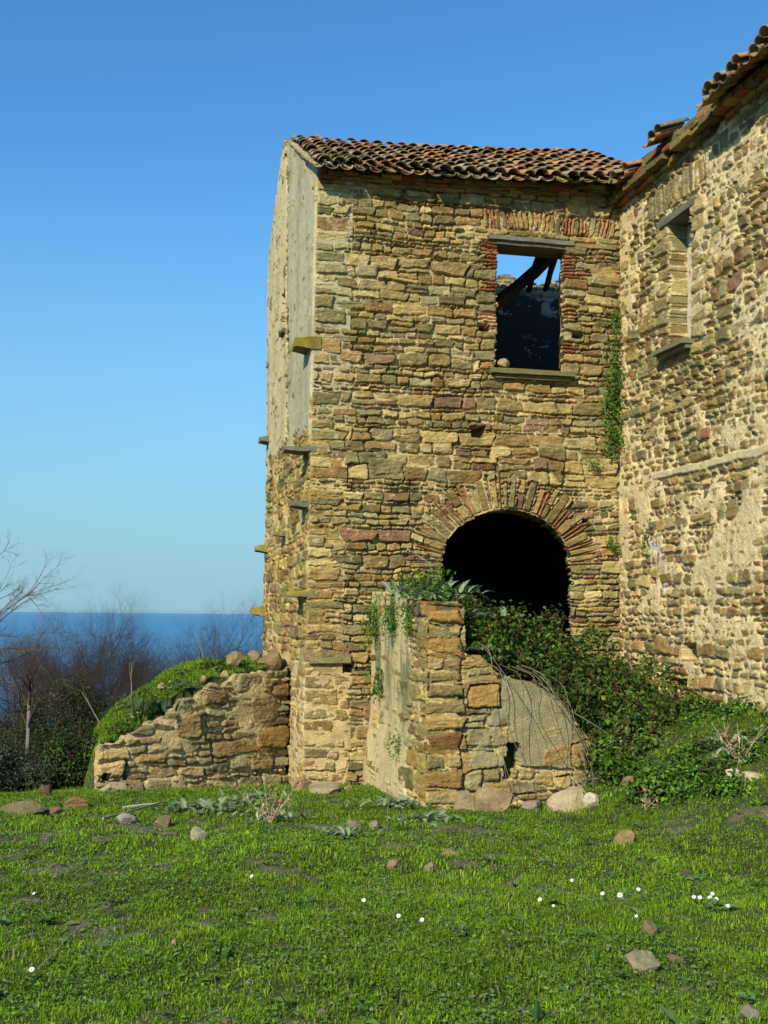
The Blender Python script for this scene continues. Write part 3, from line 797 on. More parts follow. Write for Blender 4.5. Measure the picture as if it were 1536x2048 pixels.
# blocked-up wing window: infill, sill, timber lintel
def infill():
    mb = MB()
    n, k = 14, 34
    U, Z = np.meshgrid(np.linspace(WW0 - 0.03, WW1 + 0.03, n), np.linspace(WZ0 - 0.03, WZ1 + 0.03, k))
    P = on_wing(U, Z, -0.27 + 0.01 * fbm(U * 6, Z * 6, 3, 2))
    idx = np.arange(n * k).reshape(k, n)
    q = np.stack([idx[:-1, :-1], idx[:-1, 1:], idx[1:, 1:], idx[1:, :-1]], -1).reshape(-1, 4)
    mb.add(P.reshape(-1, 3), q, None, (lin(206, 196, 168) * (1 + 0.2 * fbm(U * 4, Z * 4, 5, 3))[..., None]).reshape(-1, 3))
    return mb.build('blocked_window', M_PLASTER, house, True)
win = infill()
rg = np.random.default_rng(5)
def oriented_box(mb, place, u0, u1, z0, z1, h0, h1, col, n=8, wob=0.006, seed=0):
    """A slab on a wall: u and z along the wall, h outwards; its long edges waver a little."""
    us = np.linspace(u0, u1, n + 1)
    w = lambda k: wob * vnoise(us * 5 + 3.1 * k, us * 0 + seed, 77)
    rows = []
    for k, (z, h) in enumerate(((z0, h0), (z0, h1), (z1, h1), (z1, h0))):
        rows.append(place(us, z + w(k), h + w(k + 5)))
    V = np.concatenate(rows); m = n + 1; q = []
    for k in range(4):
        a, b = k * m, ((k + 1) % 4) * m
        q += [(a + i, a + i + 1, b + i + 1, b + i) for i in range(n)]
    q += [(0, m, 2 * m, 3 * m), (n, n + 3 * m, n + 2 * m, n + m)]
    c = np.asarray(col) * (1 + 0.2 * vnoise(np.tile(us, 4) * 7, np.repeat(np.arange(4), m) + seed, 79))[:, None]
    mb.add(V, q, None, c)
GREYWOOD = lin(112, 108, 92)
mb = MB(); oriented_box(mb, on_wing, WW0 - 0.2, WW1 + 0.16, WZ1 - 0.02, WZ1 + 0.075, -0.34, 0.045, GREYWOOD, seed=3); mb.build('lintel', M_WOOD, win)
mb = MB()
oriented_box(mb, on_wing, WW0 - 0.16, WW1 + 0.05, WZ0 - 0.06, WZ0 + 0.0, -0.2, 0.17, lin(132, 128, 96), seed=5)
oriented_box(mb, on_wing, WW0 - 0.12, WW1 + 0.03, WZ0 - 0.12, WZ0 - 0.062, -0.1, 0.11, lin(122, 118, 90), seed=8)
tag(mb.build('window_sill', M_STONE, win), 'stone sill of the blocked wing window')
mb = MB()
oriented_box(mb, on_front, 2.46, 3.74, 7.00, 7.06, -0.25, 0.055, GREYWOOD * 1.1, seed=11)
oriented_box(mb, on_front, 2.58, 3.68, 6.945, 6.998, -0.42, 0.018, GREYWOOD * 0.75, seed=12)
mb.build('lintel', M_WOOD, house)
mb = MB()
oriented_box(mb, on_front, 3.76, 4.4, 7.00, 7.05, -0.05, 0.03, lin(150, 134, 92), seed=14); mb.build('string_course', M_STONE, house)
mb = MB()
oriented_box(mb, on_front, 2.50, 3.72, 5.06, 5.125, -0.2, 0.15, lin(126, 118, 76), seed=15)
oriented_box(mb, on_front, 2.56, 3.68, 5.005, 5.058, -0.1, 0.09, lin(120, 112, 76), seed=16)
tag(mb.build('window_sill', M_STONE, house), 'mossy stone sill under the open window')

# ledge stones that stick out of the side wall
def slab(place, u0, u1, z0, z1, h1, col, moss=None, seed=0):
    r = np.random.default_rng(seed)
    mb = MB(); us = np.linspace(u0, u1, 6); hs = np.linspace(-0.1, h1, 5)
    V, C = [], []
    for lay, z in ((0, z0), (1, z1)):
        for hh in hs:
            t = max(0, hh / h1)
            for u in us:
                e = 1 - 0.22 * t ** 2 * r.uniform(0.4, 1.2)
                uu = (u0 + u1) / 2 + (u - (u0 + u1) / 2) * e
                zz = z + (0.25 * t * (z1 - z0) * (1 if lay == 0 else -0.6)) + r.uniform(-0.008, 0.008)
                V.append(place(np.array(uu), np.array(zz), np.array(hh + r.uniform(-0.02, 0.02))))
                k = moss is not None and lay == 1 and r.random() < 0.75
                C.append((moss if k else col) * r.uniform(0.75, 1.2))
    m = 30; q = []
    for lay in (0, 1):
        for i in range(4):
            for j in range(5):
                a = lay * m + i * 6 + j; q.append((a, a + 1, a + 7, a + 6))
    for i in range(4):
        for j in (0, 5): a = i * 6 + j; q.append((a, a + 6, a + 6 + m, a + m))
    for j in range(5): a = 24 + j; q.append((a, a + 1, a + 1 + m, a + m))
    mb.add(V, q, None, C)
    return mb.build('ledge_stone', M_STONE, house)
D = TOW_D
GREY = lin(128, 126, 104); MOSS = lin(170, 150, 40)
for (s0, s1, z0, z1, h1, cc, ms) in (
        (-0.02, 0.42, 5.26, 5.44, 0.24, lin(140, 126, 66), lin(146, 126, 26)), (-0.02, 0.45, 3.86, 3.93, 0.34, GREY, None),
        (0.0, 0.36, 3.10, 3.19, 0.25, GREY * 0.8, None), (-0.02, 0.5, 1.90, 1.99, 0.27, GREY, MOSS),
        (4.45, 4.88, 4.64, 4.76, 0.17, GREY * 0.8, None), (4.40, 4.88, 2.72, 2.86, 0.20, GREY, MOSS), (4.5, 4.9, 1.62, 1.80, 0.24, lin(150, 138, 90), MOSS),
        (2.2, 2.5, 2.86, 2.93, 0.16, GREY * 0.8, MOSS), (2.3, 2.7, 6.05, 6.12, 0.08, GREY * 0.5, None)):
    slab(on_side, D - s1, D - s0, z0, z1, h1, cc, ms, int(z0 * 100))
mb = MB(); oriented_box(mb, on_front, 0.04, 0.60, 1.03, 1.10, -0.05, 0.07, lin(150, 138, 92), seed=41, wob=0.02); mb.build('ledge_stone', M_STONE, house)

# ------------------------------------------------------------------ roofs of clay tiles
TERRA = [lin(*c) for c in ((184, 122, 72), (168, 106, 60), (190, 138, 90), (156, 98, 58), (178, 126, 82))]
AGED = [lin(*c) for c in ((146, 128, 100), (160, 144, 116), (124, 110, 84), (112, 92, 66))]
LICH = [lin(*c) for c in ((160, 134, 48), (146, 126, 50))]
def roof_tiles(mb, O, a, b, nn, width, length, seed, sag=lambda x, y: 0.0, keep=lambda x, y: True, pitch=0.205, row=0.315, ylich=1.0):
    r = np.random.default_rng(seed)
    ncol = int(width / pitch); nrow = int(math.ceil(length / row))
    th = np.linspace(0, math.pi, 9)
    def arc(x, y0, y1, r0, r1, h0, h1, up, col, yaw):
        V, C = [], []
        for shell in (0, 1):
            for (y, rr, hh) in ((y0, r0, h0), (y1, r1, h1)):
                rad = rr - 0.014 * shell
                X = x + rad * np.cos(th) + yaw * (y - y0)
                Hh = hh + (rad * np.sin(th) * 0.82 if up else -rad * np.sin(th) * 0.70)
                Hh = Hh + sag(X, y)
                V.append(O + X[:, None] * a + y * b + Hh[:, None] * nn)
                e = np.asarray(col) * r.uniform(0.85, 1.12, (9, 1))
                C.append(e)
        V = np.concatenate(V); C = np.concatenate(C); q = []
        for k in range(8):
            q += [(k, k + 1, 9 + k + 1, 9 + k), (18 + k, 27 + k, 27 + k + 1, 18 + k + 1), (k, 18 + k, 18 + k + 1, k + 1), (9 + k, 9 + k + 1, 27 + k + 1, 27 + k)]
        q += [(0, 9, 27, 18), (8, 26, 35, 17)]
        mb.add(V, q, None, C)
    def colour(j, i):
        x = r.random(); lich = 0.03 * ylich + (0.12 * ylich if j <= 1 else 0) + (0.15 * ylich if i <= 2 else 0)
        if x < lich: return LICH[r.integers(2)] * r.uniform(0.6, 1.0)
        if x < lich + 0.30 + (0.25 if j <= 2 else 0): return AGED[r.integers(4)] * r.uniform(0.6, 1.1)
        return TERRA[r.integers(5)] * r.uniform(0.65, 1.1)
    for i in range(ncol + 1):
        for j in range(nrow):
            x = i * pitch + r.uniform(-0.012, 0.012); y = j * row + r.uniform(-0.025, 0.025) - (0.04 if j == 0 else 0) * r.random()
            if not keep(x, y): continue
            lift = 0.055
            if i < ncol + 1:
                arc(x - pitch / 2, y, y + 0.42, 0.095, 0.085, 0.045 + 0.02, 0.045, False, colour(j, i), r.uniform(-0.03, 0.03))
            y += r.uniform(-0.075, 0.075)
            k = r.uniform(0.0, 0.028)
            arc(x, y, y + 0.42, 0.092 + r.uniform(-0.006, 0.006), 0.074, lift + 0.030 + k, lift - 0.004, True, colour(j, i), r.uniform(-0.09, 0.09))
UX3, VY3 = np.append(UX, 0), np.append(VY, 0)
sl = math.atan2(RIDGE - EAVE, TOW_D / 2)
b_f = VY3 * math.cos(sl) + np.array((0, 0, math.sin(sl))); n_f = -VY3 * math.sin(sl) + np.array((0, 0, math.cos(sl)))
OVER = 0.33
O_f = fromUS(0.08, 0, EAVE + 0.0) - b_f * OVER
sag_f = lambda x, y: 0.23 * np.clip(x / 4.5, 0, 1.1) - 0.045 * np.sin(np.clip(x / 4.6, 0, 1) * math.pi) + 0.012 * vnoise(x * 1.7, x * 0 + y * 1.2, 13)
SLEN = (TOW_D / 2) / math.cos(sl) + OVER
mb = MB()
roof_tiles(mb, O_f, UX3, b_f, n_f, 4.85, SLEN - 0.12, 61, sag_f)
# ridge tiles
rr_ = np.random.default_rng(3)
for i in range(5, 12):
    x = 0.0 + i * 0.40
    p = fromUS(x + 0.05, TOW_D / 2, RIDGE - 0.03 + 0.02 * min(i, 5) + float(sag_f(np.array(x), 2.8)))
    th = np.linspace(0, math.pi, 9); V = []
    for (xx, rad) in ((-0.02, 0.115), (0.42, 0.10)):
        for sh in (0, 0.014):
            V.append(p + xx * UX3 + (np.cos(th) * (rad - sh))[:, None] * VY3 + (np.sin(th) * (rad - sh))[:, None] * np.array((0, 0, 0.8)) + np.array((0, 0, rr_.uniform(-0.012, 0.012))))
    V = np.concatenate([V[0], V[2], V[1], V[3]]); q = []
    for k in range(8): q += [(k, k + 1, 9 + k + 1, 9 + k), (18 + k, 27 + k, 28 + k, 19 + k), (k, 18 + k, 19 + k, k + 1), (9 + k, 10 + k, 28 + k, 27 + k)]
    mb.add(V, q, None, (TERRA + AGED)[rr_.integers(9)] * rr_.uniform(0.7, 1.1))
roof_front = mb.build('roof', M_TILE, house, True)
tag(roof_front, 'front roof slope of lichened barrel tiles')
# back slope: only a strip is left at the gable
b_b = -VY3 * math.cos(sl) + np.array((0, 0, math.sin(sl))); n_b = VY3 * math.sin(sl) + np.array((0, 0, math.cos(sl)))
mb = MB()
roof_tiles(mb, fromUS(0.17, TOW_D, EAVE - 0.03) - b_b * 0.06, UX3, b_b, n_b, 0.75, SLEN - 0.42, 63)
tag(mb.build('roof', M_TILE, house, True), 'strip of back roof slope left at the gable')
# boarding under the tiles
mb = MB()
c = fromUS(2.35, 0, EAVE - 0.01) + b_f * ((SLEN - OVER) / 2) + n_f * 0.0
mb.box(c + UX3 * 0.1, UX3 * 2.4, b_f * ((SLEN - OVER) / 2 - 0.02), n_f * 0.018, lin(96, 78, 56))
mb.build('roof_boarding', M_WOOD, house)

# cornice: flat bricks and stones corbelled out under the eaves
def cornice(place, u0, u1, zf, rows, seed, miss=lambda u: 0.1, base=0.1):
    mb = MB(); r = np.random.default_rng(seed)
    for k, (dz, th, h1) in enumerate(rows):
        u = u0 + r.uniform(-0.1, 0)
        while u < u1:
            w = r.uniform(0.16, 0.34)
            if r.random() > miss(u):
                cc = (BRICK_PAL[r.integers(4)] * 0.8) if r.random() < 0.35 else STONE_PAL[r.integers(10)] * np.array((0.9, 0.92, 1.0)) * r.uniform(0.45, 0.85)
                z = zf(u) + dz + r.uniform(-0.01, 0.01); h = h1 * r.uniform(0.75, 1.15)
                us = (max(u, u0), min(u + w - 0.012, u1))
                V = []
                for hh in (-base, h):
                    for zz in (z, z + th * r.uniform(0.8, 1.1)):
                        for uu in us:
                            V.append(place(np.array(uu + r.uniform(-0.006, 0.006)), np.array(zz + r.uniform(-0.006, 0.006)), np.array(hh + r.uniform(-0.02, 0.02))))
                mb.add(V, [(0, 1, 3, 2), (4, 6, 7, 5), (0, 4, 5, 1), (2, 3, 7, 6), (0, 2, 6, 4), (1, 5, 7, 3)], None, cc)
            u += w
    return mb
zf = lambda u: EAVE - 0.25 + 0.22 * u / 4.5 - 0.045 * math.sin(min(u / 4.6, 1) * math.pi)
mb = cornice(on_front, 0.03, 4.46, zf, ((0.0, 0.045, 0.05), (0.05, 0.045, 0.08), (0.10, 0.045, 0.12)), 71)
mb.build('cornice', M_STONE, house)

# the wing's eaves: bare flat stones, a few tile ends left, sound tiles towards the camera
mb = cornice(on_wing, 0.0, WING_L, lambda u: 7.62, ((0.0, 0.06, 0.10), (0.065, 0.07, 0.20), (0.14, 0.06, 0.17)), 73, lambda u: 0.12)
mb2 = cornice(on_wing, 0.25, 3.3, lambda u: 7.82, ((0.0, 0.07, 0.15), (0.08, 0.08, 0.10), (0.17, 0.07, 0.06)), 75, lambda u: 0.35 if u < 2.0 else 0.2)
for k in range(len(mb2.v)):
    mb.add(mb2.v[k], mb2.q[k] - sum(len(v) for v in mb2.v[:k]), None, mb2.c[k])
tag(mb.build('cornice', M_STONE, house), 'broken cornice of flat stones along the wing')
slw = math.radians(24)
a_w = -VY3; b_w = UX3 * math.cos(slw) + np.array((0, 0, math.sin(slw))); n_w = -UX3 * math.sin(slw) + np.array((0, 0, math.cos(slw)))
O_w = fromUS(TOW_W + 0.04, 0, 7.90) - b_w * 0.46
mb = MB()
roof_tiles(mb, O_w, a_w, b_w, n_w, WING_L, 3.0, 81, lambda x, y: 0.02 * vnoise(x * 2, x * 0, 5), lambda x, y: x > 3.12 and (x > 3.4 or y < 1.0), ylich=0.8)
tag(mb.build('roof', M_TILE, house, True), 'wing roof of barrel tiles, broken away near the inner corner')
mb = MB()
roof_tiles(mb, O_w + b_w * 0.16, a_w, b_w, n_w, WING_L, 0.3, 82, lambda x, y: 0.02 + 0 * x, lambda x, y: 0.60 < x < 1.0, ylich=0.5)
mb.build('tile_fragment', M_TILE, house, True); mb = MB()
roof_tiles(mb, O_w + b_w * 0.12 + np.array((0, 0, 0.12)), a_w, b_w, n_w, WING_L, 0.3, 83, lambda x, y: 0.02 + 0 * x, lambda x, y: 1.62 < x < 1.95, ylich=0.2)
mb.build('tile_fragment', M_TILE, house, True)
mb = MB()
mb.box(fromUS(TOW_W, 0, 7.80) + a_w * 5.35 + b_w * 1.4, a_w * 2.1, b_w * 1.42, n_w * 0.02, lin(96, 78, 56))
mb.build('roof_boarding', M_WOOD, house)

# charred rafters that hang in the roofless part, seen through the upper window
DARK = lin(58, 48, 40)
def beam(p0, p1, r_, label, col=DARK, square=True):
    mb = MB(); p0, p1 = np.asarray(p0, float), np.asarray(p1, float)
    n = 7; t = np.linspace(0, 1, n)[:, None]; rg_ = np.random.default_rng(int(abs(p0[0]) * 1000))
    pts = p0 * (1 - t) + p1 * t + rg_.uniform(-0.012, 0.012, (n, 3))
    mb.tube(pts, r_ * rg_.uniform(0.9, 1.08, n), 5 if square else 6, np.asarray(col) * rg_.uniform(0.8, 1.2, (n, 1)))
    o = mb.build('roof_beam', M_WOOD, None)
    o.name = 'roof_beam'
    tag(o, label, 'beam', 'fallen roof timbers inside the upper window')
beam(at(975, 625, 16.6), at(1150, 470, 17.2), 0.10, 'thickest charred beam slanting from lower left across the open upper window')
beam(at(1088, 470, 17.8), at(1056, 580, 19.3), 0.055, 'thin rafter behind the slanting beam, nearest the middle of the window')
beam(at(1122, 480, 17.8), at(1090, 580, 19.3), 0.058, 'short leaning rafter close to the right jamb of the upper window')
beam(at(960, 501, 18.2), at(1160, 508, 18.2), 0.026, 'slender horizontal pole crossing the sky in the upper window')
# ------------------------------------------------------------------ parapet wall in front of the arch
par = thing('parapet_wall', fromUS(PW0, -PAR_T, -0.45), 'broken stone parapet with a taller pier end, standing out in front of the arched doorway', 'parapet')
def on_pfront(U, Z, h):
    x = PW0 + U; s = -PAR_T - h
    P = np.empty(U.shape + (3,))
    P[..., 0] = B0[0] + x * UX[0] + s * VY[0]; P[..., 1] = B0[1] + x * UX[1] + s * VY[1]; P[..., 2] = Z
    return P
def on_pleft(U, Z, h):
    # U from the house (0) to the pier (PAR_T); foot spreads a little
    s = -U; x = PW0 - h - 0.10 * sstep(0.6, -0.5, Z) * (1 - U / PAR_T) ** 0.5
    P = np.empty(U.shape + (3,))
    P[..., 0] = B0[0] + x * UX[0] + s * VY[0]; P[..., 1] = B0[1] + x * UX[1] + s * VY[1]; P[..., 2] = Z
    return P
R = Relief(1.99, -0.9, 1.9, 0.0075, 101); r = R.rng; R.grey = 0.15
z = -0.62
while z < 1.78:                                   # squared pier stones, deep open joints
    h = r.uniform(0.12, 0.24); h = min(h, 1.84 - z)
    if h < 0.08: break
    if h > 0.19 or r.random() < 0.55:
        R.stone(0.21, z + h / 2, 0.21 + r.uniform(-0.02, 0.03), h / 2 - 0.012, r.uniform(-0.03, 0.03), r.uniform(0.01, 0.05), 0.05, 0.3, R.pick(0.15) * np.array((1.02, 0.92, 0.8)), clear=True)
    else:
        k = r.uniform(0.16, 0.26)
        R.stone(k / 2, z + h / 2, k / 2 - 0.008, h / 2 - 0.012, r.uniform(-0.04, 0.04), r.uniform(0.0, 0.04), 0.04, 0.4, R.pick(0.15), clear=True)
        R.stone((k + 0.42) / 2, z + h / 2, (0.42 - k) / 2 - 0.008, h / 2 - 0.012, r.uniform(-0.04, 0.04), r.uniform(0.0, 0.05), 0.04, 0.4, R.pick(0.3), clear=True)
    z += h
R.stone(0.66, 0.80, 0.18, 0.125, 0.0, 0.045, 0.03, 0.25, lin(166, 132, 74), clear=True)
R.stone(1.82, 0.12, 0.13, 0.16, 0.1, 0.03, 0.04, 0.5, lin(166, 138, 84), clear=True)
R.stone(0.62, 0.02, 0.20, 0.16, 0.0, 0.02, 0.05, 0.5, lin(170, 140, 80), clear=True)
for k in range(7):
    R.stone(0.55 + 0.21 * k, -0.10 + r.uniform(-0.08, 0.08), 0.10, r.uniform(0.07, 0.12), r.uniform(-0.1, 0.1), r.uniform(0, 0.035), 0.04, 0.5, R.pick(0.1), clear=True)
R.courses(red=0.08, gap=0.02, heights=((0.08, 0.12), (0.14, 0.2), (0.2, 0.28)))
R.chips(400); R.mortar(lo=-0.06, hi=-0.02, extra=-0.045 * sstep(0.5, 0.4, R.U))
U, Z = R.U, R.Z
R.render_patch(sstep(0.44, 0.5, U) * sstep(0.58, 0.50, np.abs(Z - 0.55)) * (0.40 + 0.30 * sstep(0.85, 1.1, U + 0.2 * fbm(U * 4, Z * 4, 106, 3))) * sstep(1.85, 1.6, U), 0.028, lin(160, 148, 108), 0.45)
R.tint(sstep(0.1, 0.5, fbm(U * 5, Z * 5, 104, 4)) * sstep(0.46, 0.5, U), lin(120, 112, 76), 0.35)
R.stone(0.66, 0.80, 0.18, 0.125, 0.0, 0.05, 0.03, 0.25, lin(166, 132, 74), clear=True)
R.pit(1.00, 0.13, 0.075, 0.15, 0.35); R.pit(0.95, 0.0, 0.06, 0.12, 0.35)
ptop = lambda U, Z: parapet_top(U) + 0.02 * vnoise(U * 14, U * 0, 103)
mb = R.mesh(on_pfront, None, lambda U, Z: Z < ptop(U, Z), depth=0.38, fade_edges=(False, True))
tag(mb.build('parapet', [M_STONE], par, True), 'low front of the parapet with squared pier stones and a patch of grey render')
R = Relief(PAR_T, -0.9, 2.05, 0.010, 107); r = R.rng
z = -0.6
while z < 1.8:
    h = r.uniform(0.12, 0.26); w = r.uniform(0.2, 0.55)
    R.stone(PAR_T - w / 2 + 0.02, z + h / 2, w / 2, h / 2 - 0.012, 0, r.uniform(0.0, 0.03), 0.03, 0.35, R.pick(0.1)); z += h
R.courses(red=0.1, gap=0.025); R.chips(700); R.mortar(lo=-0.02, hi=0.012, col=lin(214, 188, 130))
U, Z = R.U, R.Z
R.render_patch(sstep(PAR_T - 0.35, PAR_T - 1.0, U) * 0.66 + 0.1 * sstep(0.8, -0.3, Z), 0.022, lin(212, 192, 140), 0.35)
R.tint(sstep(0.0, 0.5, fbm(U * 4, Z * 1.2, 109, 4)) * sstep(-0.3, 0.9, Z), lin(116, 116, 72), 0.75)
R.tint(sstep(0.05, 0.5, fbm(U * 7, Z * 1.1, 113, 4) + 0.4 * sstep(0.5, 0.1, np.abs(U - 1.0)) - 0.1) * sstep(0.1, 1.2, Z), lin(98, 98, 82), 0.7)
mb = R.mesh(on_pleft, None, lambda U, Z: Z < 1.97 - 0.15 * U / PAR_T + 0.03 * vnoise(U * 9, U * 0, 111), depth=0.38, fade_edges=(True, False))
mb.box(fromUS(PW0 + 0.2, -PAR_T / 2, 1.78), UX3 * 0.17, VY3 * (PAR_T / 2 - 0.06), (0, 0, 0.03), lin(96, 84, 54))
mb.build('parapet_return', [M_STONE], par, True)

# ------------------------------------------------------------------ low ruined wall on the left
ruin = thing('ruined_wall', (RE[0], RE[1], -0.6), 'low crumbling retaining wall under a grassy mound, left of the house', 'wall')
def on_ruin(U, Z, h):
    P = np.empty(U.shape + (3,))
    bow = 0.10 * np.sin(U / R_L * math.pi)
    P[..., 0] = RA[0] + U * R_E[0] + (h + bow) * R_M[0]; P[..., 1] = RA[1] + U * R_E[1] + (h + bow) * R_M[1]; P[..., 2] = Z
    return P
# seen from the camera U runs from right to left; the relief itself does not care
R = Relief(R_L, -1.0, 1.1, 0.009, 121); r = R.rng; R.grey = 0.35
for (q, z, a, b, c) in ((0.16, 0.36, 0.22, 0.22, (150, 128, 84)), (0.24, 0.74, 0.22, 0.13, (146, 132, 92)), (0.05, 0.62, 0.16, 0.10, (140, 112, 74)), (0.44, 0.55, 0.20, 0.11, (146, 118, 78)), (0.30, -0.12, 0.40, 0.12, (150, 124, 80)), (0.58, 0.20, 0.2, 0.17, (164, 138, 88)), (0.10, -0.05, 0.3, 0.15, (170, 140, 84)), (0.93, -0.12, 0.22, 0.07, (200, 172, 110)), (0.94, -0.32, 0.18, 0.10, (196, 168, 110)), (0.75, -0.2, 0.2, 0.07, (180, 146, 90))):
    R.stone(q * R_L, z, a, b, r.uniform(-0.06, 0.06), r.uniform(0.03, 0.06), 0.05, 0.6, lin(*c), clear=True)
R.courses(red=0.12, gap=0.03, ang=0.1, heights=((0.05, 0.08), (0.08, 0.13), (0.12, 0.19)), wmax=0.4, prot=(0.005, 0.045))
R.chips(900); R.mortar(lo=-0.05, hi=0.030, col=lin(196, 174, 124))
R.tint(sstep(0.15, 0.5, fbm(R.U * 4, R.Z * 4, 127, 4)), lin(118, 112, 72), 0.45)
R.pit(0.87 * R_L, -0.33, 0.025, 0.13, 0.25); R.pit(0.96 * R_L, -0.4, 0.05, 0.05, 0.2)
mb = R.mesh(on_ruin, None, lambda U, Z: Z < ruin_top(U / R_L) + 0.07 * vnoise(U * 4.5, U * 0, 123) + 0.03 * vnoise(U * 20, U * 0, 125), depth=0.12, fade=0)
mb.build('wall', [M_STONE], ruin, True)

# ------------------------------------------------------------------ loose stones
import bmesh
def rock_mesh(seed, flat, size, angular=0.5):
    bm = bmesh.new(); bmesh.ops.create_icosphere(bm, subdivisions=3, radius=1.0)
    r = np.random.default_rng(seed)
    V = np.array([v.co[:] for v in bm.verts]); F_ = np.array([[v.index for v in f.verts] for f in bm.faces]); bm.free()
    for _ in range(int(5 + 7 * angular)):                      # plane cuts give flat broken faces
        n = r.normal(size=3); n /= np.linalg.norm(n); d = r.uniform(0.45, 0.9)
        k = V @ n; m = k > d; V[m] -= np.outer(k[m] - d, n) * 0.92
    V += 0.08 * np.stack([fbm(V[:, 1] * 3 + seed, V[:, 2] * 3, 3, 3), fbm(V[:, 0] * 3 + seed, V[:, 2] * 3, 4, 3), fbm(V[:, 0] * 3, V[:, 1] * 3 + seed, 5, 3)], 1)
    V += 0.035 * np.stack([fbm(V[:, 1] * 9 + seed, V[:, 2] * 9, 6, 2), fbm(V[:, 0] * 9 + seed, V[:, 2] * 9, 7, 2), fbm(V[:, 0] * 9, V[:, 1] * 9 + seed, 8, 2)], 1)
    V /= np.abs(V).max(0)
    return V * np.array(size) * np.array((1, 1, flat)), F_
def rock(px, py, w, h, label, col, seed, ang=0.6, tilt=0.0, name='rock', p=None, sink=0.52, deep=0.8, group='loose stones on the grass'):
    g = ground_at(px, py) if p is None else np.asarray(p, float)
    k = g[1] / F
    W, H = w * k / 2, h * k / 2
    V, F_ = rock_mesh(seed, 1.0, (W, W * deep, H * (1 + sink)), max(ang, 0.75))
    c, s = math.cos(tilt), math.sin(tilt)
    V = np.stack([V[:, 0] * c - V[:, 2] * s, V[:, 1], V[:, 0] * s + V[:, 2] * c], 1)
    mb = MB()
    cc = lin(*col) * 0.82 * (1 + 0.3 * fbm(V[:, 0] / W * 2 + seed, V[:, 2] / H * 2, 3, 3))[:, None]
    mb.add(V, None, F_, cc)
    o = mb.build(name, M_ROCK, None, False)
    o.location = (g[0], g[1] + W * 0.5, g[2] + H * (1 - sink))
    o.name = name
    return tag(o, label, 'rock', group)
